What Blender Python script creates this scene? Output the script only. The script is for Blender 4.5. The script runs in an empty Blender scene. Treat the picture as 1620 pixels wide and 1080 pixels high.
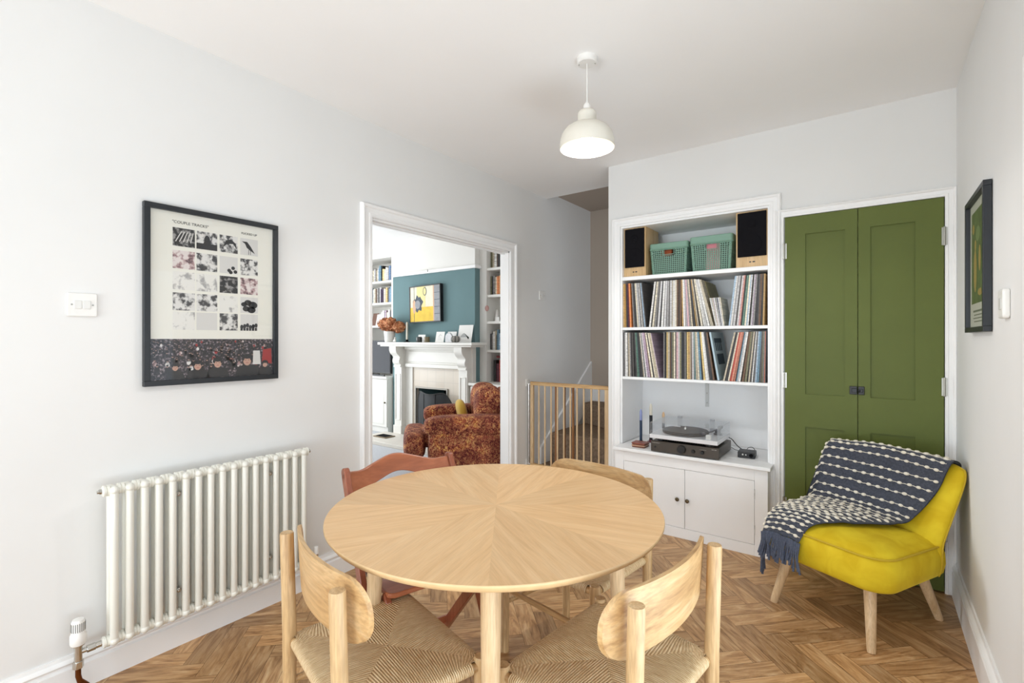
import bpy, math, random
from math import sin, cos, pi, radians as R, sqrt
from mathutils import Vector, Matrix, noise

# ------------------------------------------------------------------ camera
sc = bpy.context.scene
C = sc.collection
YAW = 36.51
cd = bpy.data.cameras.new('camera'); cam = bpy.data.objects.new('camera', cd); C.objects.link(cam)
cam.location = (2.36, 0.0, 1.285)
cam.rotation_euler = (R(90), 0, R(YAW))
cd.sensor_width = 36.0; cd.lens = 36.0 * 770.4 / 1620.0
cd.shift_y = -2.5 / 1620.0
cd.clip_start = 0.02
sc.camera = cam
# ------------------------------------------------------------------ world
w = bpy.data.worlds.new('sky'); sc.world = w; w.use_nodes = True
bg = w.node_tree.nodes['Background']
bg.inputs[0].default_value = (0.80, 0.90, 1.0, 1); bg.inputs[1].default_value = 1.4
# ------------------------------------------------------------------ view
sc.view_settings.view_transform = 'Standard'; sc.view_settings.look = 'None'
sc.view_settings.gamma = 1.0; sc.view_settings.exposure = 0.16
sc.view_settings.use_curve_mapping = False
try:
    sc.cycles.max_bounces = 10; sc.cycles.diffuse_bounces = 6; sc.cycles.transparent_max_bounces = 12
    sc.cycles.caustics_reflective = False; sc.cycles.caustics_refractive = False
    sc.cycles.use_denoising = True
except Exception:
    pass

def area(name, loc, rot, sx, sy, power, col=(1, 1, 1)):
    l = bpy.data.lights.new(name, 'AREA'); l.shape = 'RECTANGLE'; l.size = sx; l.size_y = sy
    l.energy = power; l.color = col
    o = bpy.data.objects.new(name, l); C.objects.link(o); o.location = loc
    o.rotation_euler = [R(a) for a in rot]
    return o
# daylight at the glazed openings, plus two added upward lamps that brighten the ceiling
area('daylight_rear_window', (1.2, -3.44, 1.25), (90, 0, 0), 2.2, 2.0, 51, (0.82, 0.925, 1.0))
area('rear_ceiling_fill', (1.2, -3.40, 0.55), (128, 0, 0), 2.2, 0.8, 48, (0.82, 0.93, 1.0))  # added lamp tilted up to brighten the ceiling, no seen source
area('side_ceiling_fill', (2.79, 0.20, 0.50), (130, 0, 90), 3.0, 0.7, 29, (0.83, 0.93, 1.0))  # second added fill, aimed up at the ceiling from the side opening
area('daylight_lounge_bay', (-4.46, 2.7, 1.45), (90, 0, -90), 2.2, 1.7, 106, (0.93, 0.97, 1.0))

# ------------------------------------------------------------------ mesh builder
class MB:
    def __init__(s):
        s.v = []; s.f = []; s.m = []; s.uv = []; s.rnd = []
    def add(s, vs, fs, m=0, M=None, uvs=None, rnd=0.0):
        b = len(s.v)
        for p in vs:
            p = Vector(p)
            s.v.append(M @ p if M else p)
        for i, f in enumerate(fs):
            s.f.append([b + j for j in f]); s.m.append(m)
            s.uv.append(uvs[i] if uvs else None); s.rnd.append(rnd)
        return s
    def box(s, x0, y0, z0, x1, y1, z1, m=0, M=None):
        vs = [(x0,y0,z0),(x1,y0,z0),(x1,y1,z0),(x0,y1,z0),(x0,y0,z1),(x1,y0,z1),(x1,y1,z1),(x0,y1,z1)]
        return s.add(vs, [(0,3,2,1),(4,5,6,7),(0,1,5,4),(1,2,6,5),(2,3,7,6),(3,0,4,7)], m, M)
    def tube(s, pts, r, n=12, m=0, caps=True, M=None, closed=False):
        pts = [Vector(p) for p in pts]; k = len(pts)
        rr = r if isinstance(r, (list, tuple)) else [r] * k
        T = []
        for i in range(k):
            if closed: d = pts[(i+1) % k] - pts[i-1]
            else: d = pts[min(i+1, k-1)] - pts[max(i-1, 0)]
            T.append(d.normalized())
        a = Vector((0,0,1)) if abs(T[0].z) < 0.9 else Vector((1,0,0))
        u = T[0].cross(a).normalized(); vs = []
        for i in range(k):
            u = (u - T[i] * u.dot(T[i])).normalized(); w_ = T[i].cross(u)
            for j in range(n):
                t = 2*pi*j/n
                vs.append(pts[i] + (u*cos(t) + w_*sin(t)) * rr[i])
        fs = []
        for i in range(k if closed else k-1):
            i2 = (i+1) % k
            for j in range(n):
                fs.append((i*n+j, i*n+(j+1) % n, i2*n+(j+1) % n, i2*n+j))
        if caps and not closed:
            fs.append(tuple(range(n-1, -1, -1))); fs.append(tuple((k-1)*n + j for j in range(n)))
        return s.add(vs, fs, m, M)
    def cyl(s, p0, p1, r0, r1=None, n=20, m=0, M=None):
        return s.tube([p0, p1], [r0, r0 if r1 is None else r1], n, m, True, M)
    def lathe(s, prof, n=32, m=0, M=None, cen=(0,0,0)):
        vs = []; fs = []; k = len(prof); cx, cy, cz = cen
        for (r, z) in prof:
            for j in range(n):
                t = 2*pi*j/n; vs.append((cx + r*cos(t), cy + r*sin(t), cz + z))
        for i in range(k-1):
            for j in range(n):
                fs.append((i*n+j, i*n+(j+1) % n, (i+1)*n+(j+1) % n, (i+1)*n+j))
        if prof[0][0] > 1e-6: fs.append(tuple(range(n-1, -1, -1)))
        if prof[-1][0] > 1e-6: fs.append(tuple((k-1)*n + j for j in range(n)))
        return s.add(vs, fs, m, M)
    def prism(s, poly, a0, a1, axis='y', m=0, M=None):
        """poly: list of 2D points; axis = extrusion axis ('x': (y,z), 'y': (x,z), 'z': (x,y))"""
        n = len(poly)
        def P(p, a):
            return {'x': (a, p[0], p[1]), 'y': (p[0], a, p[1]), 'z': (p[0], p[1], a)}[axis]
        vs = [P(p, a0) for p in poly] + [P(p, a1) for p in poly]
        fs = [tuple(range(n)), tuple(range(2*n-1, n-1, -1))]
        for i in range(n):
            j = (i+1) % n; fs.append((i, n+i, n+j, j))
        return s.add(vs, fs, m, M)
    def ball(s, c, r, m=0, nu=12, nv=8, sc3=(1,1,1), M=None):
        vs = []; fs = []
        for i in range(nv+1):
            p = pi*i/nv
            for j in range(nu):
                t = 2*pi*j/nu
                vs.append((c[0]+r*sc3[0]*sin(p)*cos(t), c[1]+r*sc3[1]*sin(p)*sin(t), c[2]+r*sc3[2]*cos(p)))
        for i in range(nv):
            for j in range(nu):
                fs.append((i*nu+j, (i+1)*nu+j, (i+1)*nu+(j+1) % nu, i*nu+(j+1) % nu))
        return s.add(vs, fs, m, M)
    def grid(s, P, nu, nv, m=0, uvf=None, wrapu=False):
        """P(i,j)->3D for i in 0..nu, j in 0..nv"""
        vs = [P(i, j) for i in range(nu+1) for j in range(nv+1)]
        fs = []; uv = []
        for i in range(nu):
            for j in range(nv):
                q = (i*(nv+1)+j, (i+1)*(nv+1)+j, (i+1)*(nv+1)+j+1, i*(nv+1)+j+1)
                fs.append(q)
                if uvf: uv.append([uvf(i, j), uvf(i+1, j), uvf(i+1, j+1), uvf(i, j+1)])
        return s.add(vs, fs, m, None, uv if uvf else None)
    def mesh(s, name, mats, angle=35, flip=False, weld=False, recalc=True):
        me = bpy.data.meshes.new(name)
        me.from_pydata([tuple(p) for p in s.v], [], s.f)
        for mm in (mats if isinstance(mats, (list, tuple)) else [mats]): me.materials.append(mm)
        me.polygons.foreach_set('material_index', s.m)
        if any(u is not None for u in s.uv):
            L = me.uv_layers.new(name='UVMap'); k = 0
            for i, f in enumerate(s.f):
                for j in range(len(f)):
                    L.data[k].uv = s.uv[i][j] if s.uv[i] else (0, 0); k += 1
        if any(r_ for r_ in s.rnd):
            A = me.attributes.new('rnd', 'FLOAT', 'FACE')
            A.data.foreach_set('value', s.rnd)
        if recalc or weld:
            import bmesh
            b = bmesh.new(); b.from_mesh(me)
            if weld: bmesh.ops.remove_doubles(b, verts=b.verts, dist=1e-5)
            if recalc: bmesh.ops.recalc_face_normals(b, faces=b.faces)
            b.to_mesh(me); b.free()
        me.polygons.foreach_set('use_smooth', [True] * len(me.polygons))
        me.set_sharp_from_angle(angle=R(angle))
        me.update()
        return me
    def build(s, name, mats, parent=None, bevel=0, seg=2, sub=0, angle=35, loc=None, rot=None, weld=False, solid=0, recalc=True):
        o = bpy.data.objects.new(name, s.mesh(name, mats, angle, weld=weld, recalc=recalc)); C.objects.link(o)
        if parent: o.parent = parent
        if loc: o.location = loc
        if rot: o.rotation_euler = [R(a) for a in rot]
        if solid:
            md = o.modifiers.new('solid', 'SOLIDIFY'); md.thickness = solid; md.offset = 0
        if sub:
            md = o.modifiers.new('sub', 'SUBSURF'); md.levels = sub; md.render_levels = sub
        if bevel:
            md = o.modifiers.new('bevel', 'BEVEL'); md.width = bevel; md.segments = seg
            md.limit_method = 'ANGLE'; md.angle_limit = R(40)
        return o

def tag(o, label=None, cat=None, group=None, kind=None):
    if label: o['label'] = label
    if cat: o['category'] = cat
    if group: o['group'] = group
    if kind: o['kind'] = kind
    return o
def thing(name, label, cat, loc=(0,0,0), rz=0, group=None):
    o = bpy.data.objects.new(name, None); C.objects.link(o); o.empty_display_size = 0.1
    o.location = loc; o.rotation_euler = (0, 0, R(rz))
    return tag(o, label, cat, group)
def struct(o): o['kind'] = 'structure'; return o
def copy_tree(o, parent=None):
    c = o.copy(); C.objects.link(c); c.parent = parent
    for ch in [x for x in list(bpy.data.objects) if x.parent == o]: copy_tree(ch, c)
    return c
def rrect(x0, z0, x1, z1, r, n=5):
    pts = []
    for cx, cz, a in ((x1-r, z1-r, 0), (x0+r, z1-r, 90), (x0+r, z0+r, 180), (x1-r, z0+r, 270)):
        for k in range(n+1):
            t = R(a + 90*k/n); pts.append((cx + r*cos(t), cz + r*sin(t)))
    return pts
def text_mesh(body, size, mat, name, parent, M, align='LEFT', extrude=0.0004):
    cu = bpy.data.curves.new(name, 'FONT'); cu.body = body; cu.size = size; cu.align_x = align; cu.extrude = extrude
    t = bpy.data.objects.new(name, cu); C.objects.link(t)
    bpy.context.view_layer.update()
    me = bpy.data.meshes.new_from_object(t.evaluated_get(bpy.context.evaluated_depsgraph_get()))
    C.objects.unlink(t); bpy.data.objects.remove(t)
    me.materials.clear(); me.materials.append(mat)
    o = bpy.data.objects.new(name, me); C.objects.link(o); o.parent = parent
    o.matrix_local = M
    return o

# ------------------------------------------------------------------ materials
def srgb(h):
    if isinstance(h, str):
        h = h.lstrip('#'); c = [int(h[i:i+2], 16)/255 for i in (0, 2, 4)]
    else: c = [x/255 for x in h]
    return tuple((x/12.92 if x <= 0.04045 else ((x+0.055)/1.055)**2.4) for x in c) + (1,)
class N:
    def __init__(s, name):
        s.m = bpy.data.materials.new(name); s.m.use_nodes = True
        s.t = s.m.node_tree; s.b = s.t.nodes['Principled BSDF']
    def n(s, ty, **k):
        x = s.t.nodes.new(ty)
        for a, b in k.items():
            if a.startswith('_'): x.inputs[int(a[1:])].default_value = b
            else: setattr(x, a, b)
        return x
    def l(s, a, ao, b, bi): s.t.links.new(a.outputs[ao], b.inputs[bi])
    def ramp(s, src, so, stops):
        r = s.n('ShaderNodeValToRGB'); e = r.color_ramp.elements
        while len(e) < len(stops): e.new(0.5)
        for i, (p, c) in enumerate(stops): e[i].position = p; e[i].color = c
        s.l(src, so, r, 0); return r
    def bump(s, src, so, strength, dist=0.001):
        b = s.n('ShaderNodeBump'); b.inputs['Strength'].default_value = strength; b.inputs['Distance'].default_value = dist
        s.l(src, so, b, 'Height'); s.l(b, 0, s.b, 'Normal'); return b
def mat(name, col, rough=0.5, metal=0.0, spec=0.5, nscale=0, namt=0.0, bump=0, bscale=200, sheen=0, coat=0):
    k = N(name); b = k.b; col = srgb(col) if not (isinstance(col, tuple) and len(col) == 4) else col
    b.inputs['Base Color'].default_value = col; b.inputs['Roughness'].default_value = rough
    b.inputs['Metallic'].default_value = metal; b.inputs['Specular IOR Level'].default_value = spec
    if sheen: b.inputs['Sheen Weight'].default_value = sheen
    if coat: b.inputs['Coat Weight'].default_value = coat; b.inputs['Coat Roughness'].default_value = 0.12
    tc = k.n('ShaderNodeTexCoord')
    if nscale:
        no = k.n('ShaderNodeTexNoise'); no.inputs['Scale'].default_value = nscale; no.inputs['Detail'].default_value = 5
        k.l(tc, 'Object', no, 'Vector')
        lo = tuple(c*(1-namt) for c in col[:3]) + (1,); hi = tuple(min(1, c*(1+namt)) for c in col[:3]) + (1,)
        r = k.ramp(no, 'Fac', [(0.3, lo), (0.7, hi)]); k.l(r, 0, b, 'Base Color')
    if bump:
        n2 = k.n('ShaderNodeTexNoise'); n2.inputs['Scale'].default_value = bscale; n2.inputs['Detail'].default_value = 3
        k.l(tc, 'Object', n2, 'Vector'); k.bump(n2, 'Fac', bump)
    return k.m
def wood(name, c0, c1, c2, axis='z', scale=1.0, rough=0.45, uv=False, rnd=False, stretch=14, coat=0, cath=0.5, fine=0.4):
    k = N(name); b = k.b; tc = k.n('ShaderNodeTexCoord'); mp = k.n('ShaderNodeMapping')
    k.l(tc, 'UV' if uv else 'Object', mp, 0)
    sx = {'x': (1, stretch, stretch), 'y': (stretch, 1, stretch), 'z': (stretch, stretch, 1)}[axis]
    mp.inputs['Scale'].default_value = [q*scale for q in sx]
    oi = k.n('ShaderNodeObjectInfo'); cm = k.n('ShaderNodeVectorMath', operation='SCALE')
    cb = k.n('ShaderNodeCombineXYZ')
    k.l(oi, 'Random', cb, 0); k.l(oi, 'Random', cb, 1); k.l(oi, 'Random', cb, 2)
    k.l(cb, 0, cm, 0); cm.inputs['Scale'].default_value = 40
    ad = k.n('ShaderNodeVectorMath', operation='ADD'); k.l(mp, 0, ad, 0); k.l(cm, 0, ad, 1)
    n1 = k.n('ShaderNodeTexNoise'); n1.inputs['Scale'].default_value = 2.2; n1.inputs['Detail'].default_value = 6
    n1.inputs['Roughness'].default_value = 0.62; n1.inputs['Distortion'].default_value = cath
    k.l(ad, 0, n1, 'Vector')
    n2 = k.n('ShaderNodeTexNoise'); n2.inputs['Scale'].default_value = 14; n2.inputs['Detail'].default_value = 4
    k.l(ad, 0, n2, 'Vector')
    r = k.ramp(n1, 'Fac', [(0.30, srgb(c0)), (0.5, srgb(c1)), (0.72, srgb(c2))])
    mx = k.n('ShaderNodeMix', data_type='RGBA', blend_type='MULTIPLY'); mx.inputs['Factor'].default_value = fine
    r2 = k.ramp(n2, 'Fac', [(0.35, (0.62, 0.58, 0.54, 1)), (0.6, (1, 1, 1, 1))])
    k.l(r, 0, mx, 6); k.l(r2, 0, mx, 7)
    out, oo = mx, 2
    if rnd:
        at = k.n('ShaderNodeAttribute', attribute_name='rnd')
        rr = k.ramp(at, 'Fac', [(0.0, (0.72, 0.70, 0.68, 1)), (0.5, (1, 1, 1, 1)), (1.0, (1.25, 1.23, 1.2, 1))])
        m3 = k.n('ShaderNodeMix', data_type='RGBA', blend_type='MULTIPLY'); m3.inputs['Factor'].default_value = 1
        k.l(out, oo, m3, 6); k.l(rr, 0, m3, 7); out, oo = m3, 2
    k.l(out, oo, b, 'Base Color'); b.inputs['Roughness'].default_value = rough
    if coat: b.inputs['Coat Weight'].default_value = coat; b.inputs['Coat Roughness'].default_value = 0.2
    k.bump(n2, 'Fac', 0.12, 0.0006)
    return k.m
def glass(name, tint=(1, 1, 1, 1), fac=0.04, rough=0.02, milky=0.0):
    k = N(name); t = k.t; t.nodes.remove(k.b)
    out = t.nodes['Material Output']
    tr = k.n('ShaderNodeBsdfTransparent'); tr.inputs[0].default_value = tint
    gl = k.n('ShaderNodeBsdfGlossy'); gl.inputs['Roughness'].default_value = rough
    lw = k.n('ShaderNodeLayerWeight'); lw.inputs['Blend'].default_value = .5
    pw = k.n('ShaderNodeMath', operation='POWER'); pw.inputs[1].default_value = 4.0; k.l(lw, 'Facing', pw, 0)
    ma = k.n('ShaderNodeMath', operation='MULTIPLY_ADD'); ma.inputs[1].default_value = .8; ma.inputs[2].default_value = fac; ma.use_clamp = True
    k.l(pw, 0, ma, 0)
    mx = k.n('ShaderNodeMixShader'); k.l(ma, 0, mx, 0); k.l(tr, 0, mx, 1); k.l(gl, 0, mx, 2)
    last = mx
    if milky:
        df = k.n('ShaderNodeBsdfDiffuse'); df.inputs[0].default_value = (0.85, 0.87, 0.9, 1)
        m2 = k.n('ShaderNodeMixShader'); m2.inputs[0].default_value = milky; k.l(mx, 0, m2, 1); k.l(df, 0, m2, 2); last = m2
    k.l(last, 0, out, 0)
    return k.m

WALL = mat('wall_paint', (226, 225, 223), 0.9, spec=0.2, nscale=3, namt=0.012, bump=0.05, bscale=90)
CEIL = mat('ceiling_paint', (243, 242, 241), 0.92, spec=0.15, nscale=2, namt=0.01)
TRIM = mat('white_gloss_trim', (240, 239, 238), 0.4, spec=0.4, nscale=5, namt=0.01)
SHELFW = mat('white_shelf_paint', (242, 242, 242), 0.5, nscale=6, namt=0.01)
LWALL = mat('lounge_white_paint', (226, 224, 219), 0.9, spec=0.2)
TEAL = mat('teal_paint', (107, 133, 136), 0.85, spec=0.2, nscale=4, namt=0.02)
GREEN = mat('olive_green_paint', (92, 102, 42), 0.55, spec=0.35, nscale=4, namt=0.05, bump=0.04, bscale=60)
STAIRW = mat('stairwell_shade_tone', (176, 164, 152), 0.9, spec=0.2)  # darker than the room's paint, with the stairwell's shade put into the colour
FLOORM = wood('herringbone_oak', (130, 90, 50), (184, 142, 96), (212, 178, 134), 'x', 1.3, 0.36, uv=True, rnd=True, stretch=7, cath=2.4, fine=.25)
OAK = wood('light_oak', (170, 134, 90), (202, 168, 122), (216, 188, 146), 'z', 1.3, 0.42, stretch=12, fine=.5)
OAKX = wood('light_oak_crosswise', (166, 126, 80), (200, 162, 112), (214, 184, 140), 'x', 1.0, 0.42, stretch=11, cath=.5, fine=.5)
VENEER = wood('table_veneer', (210, 168, 118), (220, 181, 132), (227, 192, 146), 'x', 1.0, 0.38, uv=True, rnd=True, stretch=16, cath=0.3, fine=.22)
PINE = wood('pale_beech', (196, 162, 120), (212, 182, 142), (222, 196, 158), 'z', 1.2, 0.4)
REDWOOD = wood('red_brown_wood', (148, 84, 54), (168, 98, 64), (178, 108, 74), 'x', 0.9, 0.28, coat=0.3, stretch=8)
REDWOODZ = wood('red_brown_wood_upright', (126, 66, 44), (148, 82, 56), (160, 92, 64), 'z', 0.9, 0.3, coat=0.3, stretch=8)
SPKWOOD = wood('speaker_veneer', (196, 158, 108), (214, 180, 132), (224, 192, 146), 'z', 0.8, 0.45)
BLACK = mat('satin_black', (22, 22, 24), 0.45)
BLACKF = mat('black_frame_wood', (27, 31, 36), 0.4, nscale=30, namt=0.12, bump=0.1, bscale=120)
DARK = mat('matt_dark', (16, 16, 18), 0.9, spec=0.1)
CHROME = mat('chrome', (200, 198, 192), 0.22, 1.0)
BRASS = mat('aged_brass', (104, 92, 72), 0.35, 1.0)
COPPER = mat('tarnished_copper', (118, 72, 40), 0.4, 1.0, nscale=12, namt=0.3)
STEEL = mat('hinge_steel', (170, 168, 160), 0.35, 1.0)
PLAS = mat('white_plastic', (232, 230, 226), 0.35)
CREAM = mat('cream_enamel', (228, 226, 216), 0.35, coat=0.2)
SHADE = mat('pendant_enamel', (222, 217, 205), 0.5)
GLASS = glass('picture_glass', fac=0.05)
ACRYL = glass('clear_acrylic', (0.97, 0.98, 0.99, 1), fac=0.035, rough=0.04, milky=0.025)
WINGL = glass('window_glass', fac=0.02)
PAPER = mat('poster_paper', (226, 224, 214), 0.8)

# =================================================================== THE SHELL
XR = 2.70; YB = 3.30; HC = 2.555; HL = 2.62
def mould(name, opening, prof, plane, base=0.0, sgn=1, legs=True, mats=None):
    """moulded architrave round an opening: opening=(a0,a1,top); plane=('x',value) or ('y',value); sgn = direction it stands proud"""
    a0, a1, top = opening; mb = MB(); n = len(prof)
    def P(a, z, b):
        return (plane[1] + sgn*b, a, z) if plane[0] == 'x' else (a, plane[1] + sgn*b, z)
    rings = []
    rings.append([P(a0-o, base, b) for o, b in prof]); rings.append([P(a0-o, top+o, b) for o, b in prof])
    rings.append([P(a1+o, top+o, b) for o, b in prof]); rings.append([P(a1+o, base, b) for o, b in prof])
    vs = [p for r_ in rings for p in r_]; fs = []
    for i in range(3):
        for j in range(n):
            fs.append((i*n+j, i*n+(j+1) % n, (i+1)*n+(j+1) % n, (i+1)*n+j))
    fs.append(tuple(range(n))); fs.append(tuple(3*n+j for j in range(n)))
    mb.add(vs, fs)
    return struct(mb.build(name, mats or TRIM, angle=30))
ARCH = [(0,0),(0,.014),(.012,.018),(.02,.018),(.024,.014),(.05,.016),(.056,.024),(.066,.028),(.072,.024),(.076,.012),(.076,0)]
def skirting(name, pts, h, t=0.018, nrm=(1, 0), mats=None):
    """pts: two floor points, nrm: direction into the room"""
    (x0, y0), (x1, y1) = pts
    prof = [(0,0),(t,0),(t,h-.046),(t*.45,h-.041),(t*.45,h-.035),(t*.9,h-.030),(t*1.05,h-.024),(t*.9,h-.018),(t*.45,h-.012),(t*.35,h),(0,h)]
    mb = MB(); n = len(prof)
    vs = [(x0+nrm[0]*a, y0+nrm[1]*a, b) for a, b in prof] + [(x1+nrm[0]*a, y1+nrm[1]*a, b) for a, b in prof]
    fs = [tuple(range(n)), tuple(n+j for j in range(n))] + [(j, (j+1) % n, n+(j+1) % n, n+j) for j in range(n)]
    mb.add(vs, fs)
    return struct(mb.build(name, mats or TRIM, angle=30))

# --- herringbone floor -------------------------------------------------------
def clip(poly, a, b, c):           # keep a*x+b*y<=c
    out = []
    for i in range(len(poly)):
        p, q = poly[i], poly[(i+1) % len(poly)]
        dp = a*p[0]+b*p[1]-c; dq = a*q[0]+b*q[1]-c
        if dp <= 0: out.append(p)
        if (dp < 0 < dq) or (dq < 0 < dp):
            t = dp/(dp-dq); out.append((p[0]+(q[0]-p[0])*t, p[1]+(q[1]-p[1])*t))
    return out
def herring():
    rg = random.Random(4); mb = MB(); w_, n_ = 0.080, 4; L = w_*n_
    ang = R(-45); ca, sa = cos(ang), sin(ang)
    x0, x1, y0, y1 = 0.0, XR, -3.4, 3.72
    for i in range(-70, 70):
        for j in range(-14, 14):
            for kind in (0, 1):
                # classic herringbone lattice: (w, w) and (2L, 0)
                if kind == 0: q = (i*w_ + j*2*L, i*w_, i*w_ + j*2*L + L, (i+1)*w_)
                else: q = (i*w_ + j*2*L, (i-2*n_+1)*w_, (i+1)*w_ + j*2*L, (i-n_+1)*w_)
                g = 0.0006
                pl = [(q[0]+g, q[1]+g), (q[2]-g, q[1]+g), (q[2]-g, q[3]-g), (q[0]+g, q[3]-g)]
                pw = [(1.3 + p[0]*ca - p[1]*sa, 1.0 + p[0]*sa + p[1]*ca) for p in pl]
                if max(p[0] for p in pw) < x0 or min(p[0] for p in pw) > x1 or max(p[1] for p in pw) < y0 or min(p[1] for p in pw) > y1: continue
                for cl in ((-1,0,-x0),(1,0,x1),(0,-1,-y0),(0,1,y1)):
                    pw = clip(pw, *cl)
                    if len(pw) < 3: break
                if len(pw) < 3: continue
                ou, ov = rg.random()*50, rg.random()*50
                uv = []
                for X, Y in pw:
                    dx, dy = X-1.3, Y-1.0; lx = dx*ca+dy*sa; ly = -dx*sa+dy*ca
                    uu, vv = (lx, ly) if kind == 0 else (ly, lx)
                    uv.append((uu+ou, vv+ov))
                mb.add([(X, Y, 0) for X, Y in pw], [tuple(range(len(pw)))], 0, None, [uv], 0.05+0.9*rg.random())
    b = MB(); 
    mb.box(x0, y0, -.03, x1, y1, -.0012, 1)
    return mb
fl = struct(herring().build('floor', [FLOORM, mat('floor_joint', (52, 34, 20), 0.8)], recalc=False))
# --- walls -------------------------------------------------------------------
m = MB()   # left wall with the wide doorway into the lounge
DY0, DY1, DT = 1.80, 3.154, 2.00
m.box(-.08, -3.48, 0, 0, DY0, HL).box(-.08, DY1, 0, 0, 4.64, HL).box(-.08, DY0, DT, 0, DY1, HL)
struct(m.build('wall_left', WALL))
m = MB()   # back wall: chimney-side piers, headers, recess backs
m.box(.80, YB, 0, .896, 3.70, HC).box(1.861, YB, 0, 1.94, 3.70, HC).box(2.655, YB, 0, XR, 3.70, HC)
m.box(.896, YB, 2.10, 1.861, 3.70, HC).box(1.94, YB, 2.012, 2.655, 3.70, HC).box(.80, 3.70, 0, XR, 3.76, HL)
struct(m.build('wall_back', WALL))
m = MB()   # right wall with the glazed side door opening
SY0, SY1, ST = -1.40, 1.782, 1.97
m.box(XR, -3.48, 0, XR+.12, SY0, HC).box(XR, SY1, 0, XR+.12, 3.76, HC).box(XR, SY0, ST, XR+.12, SY1, HC)
struct(m.build('wall_right', WALL))
m = MB()
m.box(-.08, -3.56, 0, .1, -3.4, HC).box(2.3, -3.56, 0, XR+.12, -3.4, HC).box(.1, -3.56, 2.25, 2.3, -3.4, HC).box(.1, -3.56, 0, 2.3, -3.4, .12)
struct(m.build('wall_rear', WALL))
m = MB(); m.box(-.08, -3.56, HC, XR+.12, 3.715, HC+.1)
struct(m.build('ceiling', CEIL))
m = MB(); m.box(-.08, 3.715, HL, XR, 4.64, HL+.05); struct(m.build('ceiling_stairs', STAIRW))
m = MB(); m.box(0, 4.56, 0, XR, 4.64, HL); struct(m.build('wall_stairs', STAIRW))
# glazed openings
m = MB()
for a in (.1, .62, 1.17, 1.72, 2.25): m.box(a, -3.5, .12, a+.05, -3.45, 2.25)
m.box(.1, -3.5, .12, 2.3, -3.45, .18).box(.1, -3.5, 2.19, 2.3, -3.45, 2.25)
wn = struct(m.build('window_1', TRIM))
m = MB(); m.box(.15, -3.48, .18, 2.25, -3.474, 2.19); m.build('window_pane', WINGL, wn)
m = MB(); yy0, yy1 = SY0, SY1
m.box(XR+.03, yy0, 0, XR+.07, yy0+.07, ST).box(XR+.03, yy1-.07, 0, XR+.07, yy1, ST).box(XR+.03, yy0, ST-.07, XR+.07, yy1, ST).box(XR+.03, yy0, 0, XR+.07, yy1, .2).box(XR+.03, .70, .2, XR+.07, .80, ST-.07).box(XR+.03, -.40, .2, XR+.07, -.30, ST-.07)
dn = struct(m.build('door_3', TRIM))
m = MB(); m.box(XR+.047, yy0+.06, .19, XR+.053, yy1-.06, ST-.06); m.build('door_glass', WINGL, dn)
mould('trim_1', (SY0, SY1, ST), [(0,0),(0,.015),(.04,.02),(.064,.02),(.066,0)], ('x', XR), sgn=-1)
# architraves
mould('trim_2', (DY0, DY1, DT), ARCH, ('x', 0.0), sgn=1)
m = MB(); m.box(-.074, DY0-.001, 0, -.002, DY0+.012, DT).box(-.074, DY1-.012, 0, -.002, DY1+.001, DT).box(-.074, DY0, DT-.012, -.002, DY1, DT+.001)
m.box(-.052, DY0+.012, DT-.024, -.034, DY1-.012, DT-.011)
struct(m.build('trim_3', TRIM))
mould('trim_4', (DY0, DY1, DT), ARCH, ('x', -.08), sgn=-1)
A2 = [(o*.82, b) for o, b in ARCH]
mould('trim_5', (.896, 1.861, 2.10), A2, ('y', YB), sgn=-1)
A3 = [(o*.62, b*.95) for o, b in ARCH]
m3 = mould('trim_6', (1.936, 2.655, 2.012), A3, ('y', YB), sgn=-1)
skirting('baseboard_left', ((0, -3.4), (0, DY0-.078)), .135, nrm=(1, 0))
skirting('baseboard_hall', ((0, DY1+.078), (0, 3.60)), .135, nrm=(1, 0))
skirting('baseboard_right', ((XR, SY1+.068), (XR, YB-.028)), .17, t=.02, nrm=(-1, 0))
skirting('baseboard_rear', ((XR, -3.4), (XR, SY0-.068)), .17, t=.02, nrm=(-1, 0))
# --- green cupboard doors ------------------------------------------------------
def green_door(name, x0, x1, hinge_x, hs):
    m = MB(); y0, y1 = 3.283, 3.318; t, bt = 2.008, .01
    st = .078 if True else 0
    if hs < 0: xs0, xs1 = 2.047, 2.236
    else: xs0, xs1 = 2.351, 2.539
    m.box(x0, y0, bt, xs0, y1, t).box(xs1, y0, bt, x1, y1, t)
    for a, b in [(bt, .16), (.780, .971), (1.90, t)]: m.box(xs0, y0, a, xs1, y1, b)
    d = struct(m.build(name, GREEN, weld=True))
    for a, b in ((.16, .780), (.971, 1.90)):
        p = MB(); p.box(xs0-.001, y0+.009, a-.001, xs1+.001, y1-.008, b+.001); 
        p.build('panel', GREEN, d)
    for hz in (.31, 1.047, 1.81):
        h = MB(); h.box(hinge_x-.011, y0-.003, hz-.045, hinge_x+.011, y0-.0005, hz+.045)
        h.cyl((hinge_x, y0-.003, hz-.047), (hinge_x, y0-.003, hz+.047), .005, n=10)
        h.build('hinge', STEEL, d)
    return d
d1 = green_door('door_1', 1.943, 2.2935, 1.941, -1)
d2 = green_door('door_2', 2.2965, 2.651, 2.653, 1)
b = MB(); b.box(2.258, 3.274, .985, 2.2925, 3.283, 1.03).box(2.268, 3.266, .997, 2.2925, 3.274, 1.018); b.build('door_latch', BLACK, d1, bevel=.002)
b = MB(); b.box(2.2975, 3.274, .985, 2.325, 3.283, 1.03).box(2.2975, 3.264, .998, 2.318, 3.274, 1.017).ball((2.302, 3.262, 1.007), .006, 0); b.build('latch_keeper', BLACK, d2, bevel=.002)
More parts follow.
